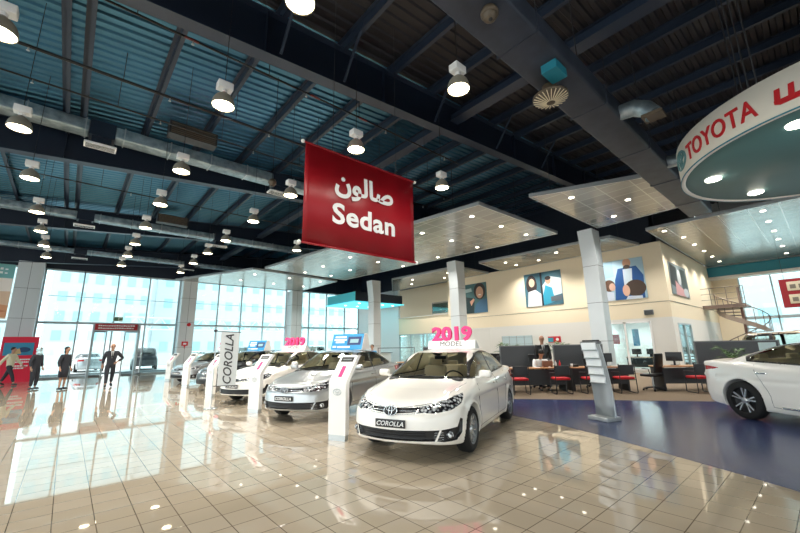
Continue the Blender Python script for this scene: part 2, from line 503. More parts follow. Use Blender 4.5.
COROLLA = dict(nose=2.31, tail=-2.31, hw=0.885, h=1.475, axles=(1.35, -1.35), arch=0.365, wz=0.32, sill=0.19,
    top=[(2.6, .52), (2.36, .60), (2.28, .69), (2.18, .75), (2.0, .80), (1.6, .89), (1.2, .965), (.9, 1.0), (.3, 1.0), (-1.0, 1.02), (-1.6, 1.06), (-2.05, 1.09), (-2.25, 1.07), (-2.4, .95), (-2.6, .9)],
    cab=[(2.1, .3), (1.6, .86), (1.30, .985), (.35, 1.415), (.1, 1.46), (-.3, 1.475), (-.7, 1.46), (-1.05, 1.40), (-1.85, 1.10), (-2.1, .98), (-2.5, .5)],
    frontz=[(0, -.12), (.18, -.09), (.24, -.01), (.42, 0), (.56, -.01), (.62, -.025), (.72, -.085), (.82, -.25), (1.0, -.6)],
    rearz=[(0, .14), (.25, .06), (.45, 0), (.75, .02), (.95, .03), (1.05, -.02), (1.2, 0)],
    belt=.98, cw=.80, tumble=.43, wrap=.14, fc=1.2, rc=1.2,
    front=[('headlight', [(18, .645), (32, .632), (45, .660), (57, .73), (66, .85), (54, .825), (36, .752), (18, .702)]),
           ('upper_grille', [(-1, .618), (19, .648), (19, .700), (-1, .688)]),
           ('lower_grille', [(-1, .288), (31.5, .288), (35, .425), (-1, .418)]),
           ('fog_recess', [(36.5, .425), (33, .288), (38, .272), (49, .276), (55, .36), (56, .53), (53, .55), (49.5, .445)])],
    rear=[('tail_lamp', [(24, .84), (50, .80), (64, .86), (66, .97), (45, .99), (24, .96)])],
    side=[('side_window', [(.93, 1.015), (.62, 1.19), (.22, 1.36), (-.10, 1.398), (-.22, 1.40), (-.24, 1.035)]),
          ('rear_side_window', [(-.31, 1.035), (-.29, 1.40), (-.70, 1.378), (-1.05, 1.31), (-1.42, 1.15), (-1.38, 1.085)]),
          ('window_trim', [(1.02, .995), (.64, 1.215), (.22, 1.385), (-.26, 1.425), (-.72, 1.402), (-1.08, 1.335), (-1.50, 1.155), (-1.42, 1.06), (-.26, 1.01)])],
    wsh=[(-.70, 1.00), (.70, 1.00), (.50, 1.40), (-.50, 1.40)],
    rwin=[(-.60, 1.13), (.60, 1.13), (.50, 1.37), (-.50, 1.37)],
    recess={'upper_grille': .02, 'lower_grille': .045, 'fog_recess': .035, 'headlight': .004})
CAMRY = dict(COROLLA); CAMRY.update(nose=2.44, tail=-2.44, hw=0.915, h=1.445, axles=(1.41, -1.41), arch=0.385, wz=0.345,
    top=[(2.7, .52), (2.45, .62), (2.35, .70), (2.1, .80), (1.7, .88), (1.2, .95), (.9, .98), (.3, .98), (-1.0, 1.02), (-1.6, 1.08), (-2.05, 1.10), (-2.35, 1.06), (-2.5, .9), (-2.7, .85)],
    cab=[(2.2, .3), (1.75, .83), (1.42, .965), (.40, 1.385), (.1, 1.43), (-.3, 1.445), (-.7, 1.43), (-1.05, 1.36), (-1.95, 1.08), (-2.3, .98), (-2.7, .5)],
    rear=[('tail_lamp', [(20, .87), (38, .86), (50, .895), (54, .925), (44, .95), (20, .955)])],
    side=[('side_window', [(1.0, 1.0), (.68, 1.16), (.22, 1.335), (-.12, 1.375), (-.24, 1.375), (-.26, 1.03)]),
          ('rear_side_window', [(-.32, 1.035), (-.30, 1.375), (-.72, 1.35), (-.98, 1.28), (-1.27, 1.15), (-1.25, 1.08)]),
          ('window_trim', [(1.08, .975), (.70, 1.185), (.22, 1.36), (-.28, 1.40), (-.74, 1.375), (-1.0, 1.315), (-1.38, 1.155), (-1.33, 1.055), (-.28, 1.01)])],
    rwin=[(-.60, 1.13), (.60, 1.13), (.50, 1.34), (-.50, 1.34)])
SUV = dict(COROLLA); SUV.update(nose=2.42, tail=-2.42, hw=.94, h=1.86, axles=(1.42, -1.42), arch=.43, wz=.38, sill=.30,
    top=[(2.6, .6), (2.42, .85), (2.2, 1.02), (1.6, 1.12), (.9, 1.16), (-2.2, 1.16), (-2.5, 1.0)],
    cab=[(2.0, .4), (1.5, 1.02), (1.25, 1.14), (.55, 1.74), (.2, 1.83), (-.6, 1.86), (-2.0, 1.80), (-2.35, 1.20), (-2.5, .6)],
    frontz=[(0, -.12), (.28, -.09), (.4, 0), (.9, 0), (1.05, -.1), (1.2, -.4)], rearz=[(0, .1), (.5, 0), (1.2, 0), (2, .1)],
    belt=1.14, cw=.86, tumble=.28, sillz=.3,
    front=[('headlight', [(30, .85), (60, .88), (62, 1.0), (30, .97)]), ('upper_grille', [(-1, .72), (28, .72), (28, .97), (-1, .97)]), ('lower_grille', [(-1, .42), (40, .42), (36, .6), (-1, .6)])],
    rear=[('tail_lamp', [(50, .9), (70, .9), (70, 1.2), (50, 1.2)])],
    side=[('side_window', [(.98, 1.2), (.55, 1.62), (.30, 1.70), (-.18, 1.74), (-.18, 1.2)]),
          ('rear_side_window', [(-.28, 1.2), (-.28, 1.74), (-1.15, 1.73), (-1.15, 1.2)]),
          ('rear_quarter_window', [(-1.25, 1.22), (-1.25, 1.71), (-1.95, 1.66), (-2.08, 1.26)]),
          ('window_trim', [(1.08, 1.17), (.55, 1.66), (.28, 1.74), (-1.2, 1.76), (-2.0, 1.69), (-2.14, 1.2)])],
    wsh=[(-.75, 1.2), (.75, 1.2), (.62, 1.72), (-.62, 1.72)], rwin=[(-.66, 1.25), (.66, 1.25), (.58, 1.7), (-.58, 1.7)],
    recess={'upper_grille': .02, 'lower_grille': .03})

def mesh_obj(name, V, Fq, m, parent, smooth=True, override=False):
    me = bpy.data.meshes.new(name)
    me.vertices.add(len(V)); me.vertices.foreach_set('co', np.asarray(V, dtype=np.float32).ravel())
    Fq = np.asarray(Fq, dtype=np.int32); n = len(Fq)
    me.loops.add(n * 4); me.loops.foreach_set('vertex_index', Fq.ravel())
    me.polygons.add(n); me.polygons.foreach_set('loop_start', np.arange(0, n * 4, 4, dtype=np.int32))
    me.update(calc_edges=True)
    me.polygons.foreach_set('use_smooth', np.full(n, smooth))
    me.update()
    me.materials.append(m)
    o = bpy.data.objects.new(name, me); COL.objects.link(o); o.parent = parent
    return o

def make_wheel(parent, x, y, side, r, style):
    """side=+1 outer face towards +y"""
    w = 0.205
    t = MB()
    pr = [(r * .66, -w/2), (r * .9, -w/2), (r * .97, -w/2 + .02), (r, -w/2 + .05), (r, w/2 - .05), (r * .97, w/2 - .02), (r * .9, w/2), (r * .66, w/2), (r*.64, w/2-.02), (r * .64, -w/2 + .02), (r * .66, -w/2)]
    t.lathe(pr, 40, axis='Y')
    o = t.build('wheel', M['rubber'], parent, (x, y, r)); 
    rr = r * (.70 if style == 'camry' else .655); f = side * (w/2 - .015)
    b = MB()
    b.lathe([(rr, -w/2), (rr, side * w/2 * 1.0), (rr * .93, f), (rr * .9, -side * .02), (rr * .2, -side * .04), (0.001, -side * .04)], 40, axis='Y')
    bo = b.build('rim_barrel', M['dark'] if style == 'camry' else M['grey'], o)
    s = MB()
    ns = 5 if style == 'camry' else 10
    for k in range(ns):
        a0 = 2 * math.pi * k / ns + 0.2
        offs = (-.16, .16) if style == 'camry' else (0,)
        for da in offs:
            p = []
            for (rad, dw, yy) in ((.05, .02, f - side*.012), (rr * .96, .03 if style != 'camry' else .026, f)):
                a = a0 + (da * (.6 if rad < .1 else 1.15))
                c = Vector((rad * math.cos(a), yy, rad * math.sin(a))); tn = Vector((-math.sin(a), 0, math.cos(a))) * dw / 2
                p += [c - tn, c + tn, c + tn - Vector((0, side * .03, 0)), c - tn - Vector((0, side * .03, 0))]
            s.add(p, [(0, 1, 5, 4), (1, 2, 6, 5), (3, 0, 4, 7), (2, 3, 7, 6), (0, 3, 2, 1), (4, 5, 6, 7)])
    s.lathe([(0.001, f), (.05, f), (.06, f - side * .02), (.06, f - side * .05)], 20, axis='Y')
    s.lathe([(rr * .93, f), (rr * 1.0, f + side * .006), (rr * 1.0, f - side * .02), (rr*.93, f - side*.02), (rr*.93, f)], 40, axis='Y')
    s.build('rim_spokes', M['rimsilver'], o)
    return o

def seat_mb(x, y, w=.5):
    s = MB()
    s.rbox((x, y, .55), (.52, w, .16), .05)
    s.rbox((x - .30, y, .84), (.14, w * .94, .62), .06, M=Matrix.Rotation(-.22, 4, 'Y'))
    s.rbox((x - .385, y, 1.21), (.09, .26, .17), .035, M=Matrix.Rotation(-.15, 4, 'Y'))
    return s

def logo_mb(s, Mx, w):
    """three interlocked ovals"""
    h = w * .66
    def ovl(cx, cy, a, b, r):
        s.tube([Mx @ Vector((cx + a * math.cos(t), cy + b * math.sin(t), 0)) for t in [2*math.pi*k/32 for k in range(32)]], r, 6, closed=True)
    ovl(0, 0, w/2, h/2, w*.035); ovl(0, 0, w*.13, h*.46, w*.03); ovl(0, h*.2, w*.33, h*.24, w*.03)

def make_car(P, h, label, cat_name, style, body_mat, plate=True):
    data, root = make_car_data(P, h)
    t = thing(cat_name, label, 'car')
    mm = dict(body_shell=body_mat, headlight=M['headlamp'], upper_grille=M['black'], lower_grille=M['black'], fog_recess=M['black'],
              tail_lamp=M['camred'], side_window=M['carglass'], rear_side_window=M['carglass'], rear_quarter_window=M['carglass'], window_trim=M['black'],
              windshield=M['carglass'], rear_window=M['carglass'])
    for name, (V, Fq) in data.items():
        if name in ('headlight', 'tail_lamp', 'fog_recess', 'side_window', 'rear_side_window', 'rear_quarter_window', 'window_trim'):
            c = V[Fq].mean(1)[:, 1]
            for sgn in (1, -1):
                q = Fq[c * sgn > 0]
                u, inv = np.unique(q.ravel(), return_inverse=True)
                mesh_obj(name, V[u], inv.reshape(-1, 4), mm[name], t)
        else:
            mesh_obj(name, V, Fq, mm[name], t)
    for xa in P['axles']:
        for sgn in (1, -1):
            make_wheel(t, xa, sgn * (P['hw'] - .115), sgn, P['wz'], style)
    # mirrors
    bz = P['side'][0][1][0][1]; bx = P['side'][0][1][0][0]
    for sgn in (1, -1):
        mb = MB(); y = sgn * (P['hw'] + .03)
        mb.rbox((bx - .15, y + sgn * .03, bz + .045), (.11, .21, .125), .045)
        mb.bar((bx - .12, sgn * (P['hw'] - .10), bz - .01), (bx - .15, y + sgn * .01, bz + .02), .06, .03)
        mo = mb.build('door_mirror', body_mat, t)
        gl = MB(); gl.rbox((bx - .204, y + sgn * .03, bz + .045), (.01, .16, .09), .004)
        gl.build('mirror_glass', M['steel'], mo)
        # door handles
        for hx in (-.12, -1.0) if P is not SUV else (-.1, -1.0):
            yy = root(1, hx, P['belt'] - .12); hb = MB()
            hb.rbox((hx, sgn * (yy + .012), P['belt'] - .12), (.20, .03, .028), .01)
            hb.build('door_handle', M['chrome'] if P is CAMRY else body_mat, t)
        # door seams
        sm = MB()
        def sl(pts):
            sm.tube([(x, sgn * (root(1, x, z) + .0005), z) for x, z in pts], .0045, 4)
        zs = np.linspace(P['sill'] + .10, P['belt'] + .02, 9)
        sl([(1.0 - .10 * (z - .3), z) for z in zs]); sl([(-.27, z) for z in zs])
        sl([(-.90 - .0 * z, z) if z < .5 else (-.90 - (z - .5) * .55, z) for z in zs])
        sl([(x, P['sill'] + .10) for x in np.linspace(.97, -.9, 12)])
        sm.build('door_seam', M['dark'], t)
    # grille slats, chrome strip, plate, badge
    def follow(mb, z0, z1, ymax, r, m=15, k=4):
        pts = []
        for y in np.linspace(-ymax, ymax, m * 2 + 1):
            z = z0 + (z1 - z0) * (abs(y) / ymax) ** 1.6
            pts.append((root(0, y, z) + .003, y, z))
        mb.tube(pts, r, 6)
    if P is COROLLA or P is CAMRY:
        cs = MB(); follow(cs, .690, .775, .66, .007); follow(cs, .612, .640, .40, .006); cs.build('chrome_strip', M['chrome'], t)
        gs = MB()
        for z in (.312, .342, .372, .402):
            pts = [(root(0, y, z) - .02, y, z) for y in np.linspace(-.46, .46, 21)]
            gs.tube(pts, .005, 5)
        gs.build('grille_slats', M['dark'], t)
        us = MB()
        for z in (.655,):
            pts = [(root(0, y, z + .02 * abs(y)) - .004, y, z + .02 * abs(y)) for y in np.linspace(-.34, .34, 21)]
            us.tube(pts, .005, 5)
        us.build('grille_bar', M['chrome'], t)
        for sgn in (1, -1):
            fl = MB(); y = sgn * .735; xx = root(0, y, .355)
            fl.lathe([(.001, .03), (.03, .03), (.046, .012), (.05, -.03)], 18, axis='X', c=(xx - .03, y, .345))
            fl.build('fog_lamp', M['headlamp'], t)
            fs = MB()
            for z in (.30, .33, .36, .39):
                pts = [(root(0, yy, z) - .012, yy, z) for yy in np.linspace(sgn * .58, sgn * .68, 4)]
                fs.tube(pts, .004, 5)
            fs.build('fog_trim', M['chrome'], t)
            # headlamp inner lenses
            hl = MB()
            for yy, zz, rr in ((.50, .688, .02), (.62, .715, .027)):
                xx = root(0, sgn * yy, zz)
                hl.lathe([(.001, .004), (rr * .7, .004), (rr, -.004), (rr, -.03)], 16, axis='X', c=(xx + .004, sgn * yy, zz))
            hl.build('headlight_lens', M['chrome'], t)
        lip = MB(); pts = [(root(0, y, .235) + .004, y, .222) for y in np.linspace(-.62, .62, 25)]
        lip = None
        # sloping hood crease seams
        hs = MB()
        for sgn in (1, -1):
            hs.tube([(x, sgn * y, root(2, x, y) + .0005) for x, y in zip(np.linspace(2.08, 1.15, 10), np.linspace(.60, .74, 10))], .0035, 4)
        hs.build('hood_seam', M['grey'], t)
        bx = root(0, 0, .655)
        bd = MB(); Mx = frame((bx + .028, 0, .662), (0, 1, 0), (-.28, 0, 1)); bd.lathe([(.001, .012), (.08, .01), (.095, -.004)], 24, M=Mx @ Matrix.Diagonal((1, .66, 1, 1)))
        bo = bd.build('badge', M['dark'], t)
        lg = MB(); logo_mb(lg, Mx @ Matrix.Translation((0, 0, .014)), .20); lg.build('badge_ovals', M['chrome'], bo)
    if plate:
        px = root(0, 0, .50) + .012
        pl = MB(); pl.rbox((px, 0, .50), (.016, .46, .105), .006); po = pl.build('number_plate', M['black'], t)
        text('plate_lettering', 'COROLLA', M['whitem'], po, frame((px + .011, 0, .472), (0, 1, 0)), .082, extrude=.002, offset=.012, shear=.3, sx=1.12)
    # cabin
    if P is not SUV:
        dsh = MB(); dsh.rbox((.93, 0, .93), (.46, 1.34, .16), .05); dsh.rbox((.72, 0, .78), (.3, .3, .3), .05)
        dsh.build('dashboard', M['dark'], t)
        sw = MB(); c = Vector((.60, .36, .93)); Rm = Matrix.Translation(c) @ Matrix.Rotation(R(-66), 4, 'Y')
        sw.tube([Rm @ Vector((.18 * math.cos(a), .18 * math.sin(a), 0)) for a in [2*math.pi*k/24 for k in range(24)]], .014, 6, closed=True)
        sw.ell(c, (.05, .06, .05)); sw.tube([Rm @ Vector((0, -.17, 0)), Rm @ Vector((0, .17, 0))], .014)
        sw.build('steering_wheel', M['black'], t)
        for y in (.36, -.36): seat_mb(.05, y).build('seat', M['beige'], t)
        rb = MB(); rb.rbox((-.95, 0, .55), (.5, 1.2, .16), .05); rb.rbox((-1.28, 0, .84), (.14, 1.2, .55), .06, M=Matrix.Rotation(-.3, 4, 'Y'))
        for y in (.36, -.36): rb.rbox((-1.36, y, 1.13), (.09, .24, .12), .03)
        rb.build('rear_seat', M['beige'], t)
        im = MB(); im.rbox((.34, 0, 1.31), (.03, .22, .06), .012); im.build('interior_mirror', M['black'], t)
        ft = MB(); ft.box(-1.6, 1.1, -.55, .55, .24, .28); ft.build('cabin_floor', M['dark'], t)
        wp = MB()
        for y0, y1 in ((-.5, .05), (.12, .62)):
            wp.tube([(root(0, 0, .9) * 0 + 1.22 - .1 * abs(y0), y0, root(2, 1.22 - .1 * abs(y0), y0) + .012), (1.17 - .2 * abs(y1), y1, root(2, 1.17 - .2 * abs(y1), y1) + .012)], .008, 5)
        wp.build('wiper', M['black'], t)
    return t, root

def headlamp_mat():
    m = mat('headlamp_lens', (150, 156, 160), 0.08, metal=0.3, coat=1.0)
    nt = m.node_tree; bs = nt.nodes['Principled BSDF']
    tc = nt.nodes.new('ShaderNodeTexCoord'); v = nt.nodes.new('ShaderNodeTexVoronoi'); v.inputs['Scale'].default_value = 22
    r = nt.nodes.new('ShaderNodeValToRGB'); r.color_ramp.elements[0].color = (.75, .78, .8, 1); r.color_ramp.elements[1].color = (.02, .02, .025, 1)
    r.color_ramp.elements[0].position = .25; r.color_ramp.elements[1].position = .62
    nt.links.new(tc.outputs['Object'], v.inputs[0]); nt.links.new(v.outputs[0], r.inputs[0]); nt.links.new(r.outputs[0], bs.inputs['Base Color'])
    return m
M['headlamp'] = headlamp_mat()
PAINTED = ('body_shell', 'door_mirror', 'door_handle')
def repaint(root_obj, m):
    for ch in root_obj.children:
        base = ch.name.split('.')[0]
        if base in PAINTED:
            ch.material_slots[0].link = 'OBJECT'; ch.material_slots[0].material = m
# ---------------------------------------------------------------- people
def skin_mesh(chains, name, m, parent, sub=2):
    """chains: list of [(point, radius), ...]; points shared by position join into one skin"""
    key = {}; vs = []; rad = []; es = []
    for ch in chains:
        prev = None
        for p, r in ch:
            k = tuple(round(c, 4) for c in p)
            if k not in key: key[k] = len(vs); vs.append(p); rad.append(r)
            i = key[k]
            if prev is not None and prev != i and (prev, i) not in es: es.append((prev, i))
            prev = i
    me = bpy.data.meshes.new('sk'); me.from_pydata(vs, es, [])
    o = bpy.data.objects.new('sk', me); COL.objects.link(o)
    md = o.modifiers.new('skin', 'SKIN'); md.use_smooth_shade = True
    sv = me.skin_vertices[0].data
    for i, r in enumerate(rad):
        sv[i].radius = r if isinstance(r, tuple) else (r, r); sv[i].use_root = (i == 0)
    sb = o.modifiers.new('s', 'SUBSURF'); sb.levels = sub; sb.render_levels = sub
    bpy.context.view_layer.update()
    ev = o.evaluated_get(bpy.context.evaluated_depsgraph_get())
    nm = bpy.data.meshes.new_from_object(ev)
    V = [tuple(v.co) for v in nm.vertices]; F = [tuple(p.vertices) for p in nm.polygons]
    bpy.data.objects.remove(o); bpy.data.meshes.remove(nm)
    mb = MB(); mb.add(V, F, True)
    return mb if name is None else mb.build(name, m, parent)

def make_person(label, loc, rz, H=1.74, pose='stand', top='suit', bottom='trousers', cols=None, hair=True, scarf=False, hip=False, stride=0.0, group=None, female=False):
    c = dict(top='suit', bottom='suit', skin='skin', hair='hair'); c.update(cols or {})
    s = H / 1.74
    t = thing('person', label, 'person', loc, rz, group)
    P = lambda x, y, z: (x * s, y * s, z * s)
    sit = pose == 'sit'
    pz = .52 if sit else .93
    lean = .22 if sit else 0.0
    sw = .17 if female else .195
    pel = P(0, 0, pz); wai = P(0, lean * .3, pz + .14); che = P(0, lean * .7, pz + .38); nec = P(0, lean + .01, pz + .545); hb = P(0, lean * 1.25 + .02, pz + .62); hd = P(0, lean * 1.5 + .04, pz + .70); ht = P(0, lean * 1.6 + .03, pz + .765)
    body = [[(pel, .10*s), (wai, .09*s), (che, .11*s), (nec, .055*s), (hb, .06*s), (hd, .085*s), (ht, .08*s)]]
    jac = [[(P(0, 0, pz - .12), (.17*s, .13*s)), (pel, (.17*s, .135*s)), (wai, (.165*s, .125*s)), (che, (.185*s, .135*s)), (P(0, lean * .95, pz + .48), .10*s), (P(0, lean * 1.0, pz + .545), .068*s)]]
    legs = []; arms = []
    hands = []
    for sg in (1, -1):
        sh = P(sg * sw, lean * .85, pz + .46)
        if sit: el = P(sg * .27, lean + .12, pz + .24); wr = P(sg * .12, lean + .36, pz + .24)
        elif hip and sg == -1: el = P(sg * .40, -.06, pz + .22); wr = P(sg * .20, .05, pz + .08)
        else:
            k = stride * sg * -.9
            el = P(sg * .25, -.03 + k * .5, pz + .20); wr = P(sg * .26, .04 + k, pz - .03)
        arms.append((sh, el, wr))
        body.append([(che, .11*s), (sh, .055*s), (el, .042*s), (wr, .028*s)])
        jac.append([(che, (.185*s, .135*s)), (sh, .085*s), (el, .064*s), (tuple(el[i] + (wr[i] - el[i]) * .86 for i in range(3)), .046*s)])
        d = Vector(wr) - Vector(el); d.normalize(); hands.append((Vector(wr), d, sg))
        hp = P(sg * .10, 0, pz - .05)
        if sit: kn = P(sg * .13, .42, pz - .02); an = P(sg * .13, .40, .09); to = P(sg * .14, .56, .03)
        else:
            k = stride * sg
            kn = P(sg * .105, k * .55 + .02, .50); an = P(sg * .10, k, .09 + (.05 if k < 0 else 0)); to = P(sg * .115, k + .16, .035)
        legs.append((hp, kn, an, to))
        body.append([(pel, .10*s), (hp, .08*s), (kn, .056*s), (an, .036*s)])
    bm = skin_mesh(body, None, None, None)
    # hands: palm, four fingers of unequal length and a thumb leaving the side of the palm
    for wv, d, sg in hands:
        side = d.cross(Vector((0, 1, 0)));
        if side.length < .2: side = Vector((1, 0, 0))
        side.normalize(); curl = side.cross(d).normalized() * .02 * s
        bm.tube([wv, wv + d * .04 * s, wv + d * .09 * s], [.026*s, .036*s, .034*s], 8)
        for i, L in enumerate((.062, .075, .070, .055)):
            b = wv + d * .085 * s + side * (i - 1.5) * .018 * s
            bm.tube([b, b + d * L * .5 * s + curl * .3, b + d * L * s + curl], [.009*s, .009*s, .007*s], 6)
        b = wv + d * .03 * s - side * .03 * s
        bm.tube([b, b + (d * .03 - side * .025) * s, b + (d * .06 - side * .028) * s], [.011*s, .010*s, .008*s], 6)
    # face: nose, ears
    h = Vector(hd)
    bm.ell(h + Vector((0, .088, -.005)) * s, (.013*s, .02*s, .022*s), 8, 6)
    for sg in (1, -1): bm.ell(h + Vector((sg * .082, .0, -.005)) * s, (.012*s, .022*s, .032*s), 8, 6)
    bm.ell(h + Vector((0, -.005, .035)) * s, (.083*s, .093*s, .098*s), 16, 12)
    bm.build('body', M[c['skin']], t)
    fe = MB()
    for sg in (1, -1): fe.ell(h + Vector((sg * .030, .076, .012)) * s, (.011*s, .006*s, .006*s), 8, 6)
    fe.build('eyes', M['black'], t)
    mo = MB(); mo.ell(h + Vector((0, .072, -.045)) * s, (.022*s, .008*s, .006*s), 8, 6); mo.build('mouth', M['redlip'], t)
    if hair or scarf:
        hm = MB()
        if scarf: hm.ell(h + Vector((0, -.015, .012)) * s, (.108*s, .108*s, .125*s), 16, 12); hm.ell(h + Vector((0, 0, -.14)) * s, (.12*s, .10*s, .10*s), 14, 8)
        else:
            hm.ell(h + Vector((0, -.030 + (.045 if sit else 0), .058 + (.012 if sit else 0))) * s, (.096*s, .104*s, .092*s), 16, 12)
            if female: hm.ell(h + Vector((0, -.06, -.06)) * s, (.08*s, .055*s, .12*s), 14, 10)
        hm.build('headscarf' if scarf else 'hair', M['scarf'] if scarf else M[c['hair']], t)
    skin_mesh(jac, 'jacket' if top == 'suit' else 'shirt', M[c['top']], t)
    if top == 'suit' and not female:
        sf = MB(); q = Vector(che)
        sf.prism([(-.05*s, .14*s), (.05*s, .14*s), (.012*s, -.14*s), (-.012*s, -.14*s)], 0, .012, M=frame(q + Vector((0, .117, 0)) * s, (1, 0, 0), (0, 0, 1)) @ Matrix.Rotation(math.pi, 4, 'Y') @ Matrix.Translation((0, 0, -.012)))
        so = sf.build('shirt_front', M['shirt'], t)
        tb = MB(); tb.prism([(-.014*s, .12*s), (.014*s, .12*s), (.02*s, -.10*s), (0, -.14*s), (-.02*s, -.10*s)], 0, .008, M=frame(q + Vector((0, .133, 0)) * s, (1, 0, 0), (0, 0, 1)) @ Matrix.Rotation(math.pi, 4, 'Y'))
        tb.build('necktie', M['black'], t)
    if bottom == 'skirt':
        sk = MB(); sk.lathe([(.15*s, 1.02*s), (.18*s, .88*s), (.185*s, .7*s), (.165*s, .50*s), (.14*s, .50*s), (.12*s, .9*s)], 20, M=Matrix.Diagonal((1, .85, 1, 1)))
        sk.build('skirt', M[c['bottom']], t)
    else:
        tr = [[(P(0, 0, pz + .10), (.13*s, .11*s)), (pel, (.155*s, .125*s)), (hp, .115*s), (kn, .08*s), (tuple(kn[i] + (an[i] - kn[i]) * .9 for i in range(3)), .055*s)] for hp, kn, an, to in legs]
        skin_mesh(tr, 'trousers', M[c['bottom']], t)
    for hp, kn, an, to in legs:
        b = MB(); b.tube([(an[0], an[1] - .07*s, max(an[2] - .05*s, .035*s)), (an[0], an[1], an[2] - .03*s), (to[0], to[1] - .05*s, to[2] + .015*s), (to[0], to[1], to[2] + .005*s)], [.034*s, .044*s, .042*s, .026*s], 10)
        b.build('shoe', M['black'], t)
    return t
M['redlip'] = mat('lips', (150, 80, 72), 0.5)
M['cshirt'] = mat('cream_shirt', (214, 206, 180), 0.8); M['pblue'] = mat('blue_shirt', (70, 140, 190), 0.8); M['marker'] = mat('dull_marker', (120, 60, 56), 0.6)

# ---------------------------------------------------------------- lighting
def build_light():
    w = bpy.data.worlds.new('world'); scene.world = w; w.use_nodes = True
    nt = w.node_tree; bg = nt.nodes['Background']
    tc = nt.nodes.new('ShaderNodeTexCoord'); sp = nt.nodes.new('ShaderNodeSeparateXYZ')
    r = nt.nodes.new('ShaderNodeValToRGB')
    r.color_ramp.elements[0].color = (.70, .74, .74, 1); r.color_ramp.elements[1].color = (.90, .98, 1.0, 1)
    r.color_ramp.elements[0].position = 0.48; r.color_ramp.elements[1].position = 0.53
    ma = nt.nodes.new('ShaderNodeMath'); ma.operation = 'MULTIPLY_ADD'; ma.inputs[1].default_value = .5; ma.inputs[2].default_value = .5
    nt.links.new(tc.outputs['Generated'], sp.inputs[0]); nt.links.new(sp.outputs['Z'], ma.inputs[0])
    nt.links.new(ma.outputs[0], r.inputs[0]); nt.links.new(r.outputs[0], bg.inputs[0])
    bg.inputs[1].default_value = 2.9
    s = bpy.data.lights.new('sun', 'SUN'); s.energy = 0.6; s.angle = R(8); s.color = (1, .97, .9)
    o = bpy.data.objects.new('sun', s); COL.objects.link(o); o.rotation_euler = (R(38), 0, R(-25))
    scene.view_settings.view_transform = 'Standard'; scene.view_settings.look = 'None'
    scene.view_settings.gamma = 1; scene.view_settings.exposure = 0.2
    scene.cycles.max_bounces = 8; scene.cycles.transparent_max_bounces = 16
    scene.cycles.sample_clamp_indirect = 6.0
    scene.cycles.use_denoising = True
build_light()

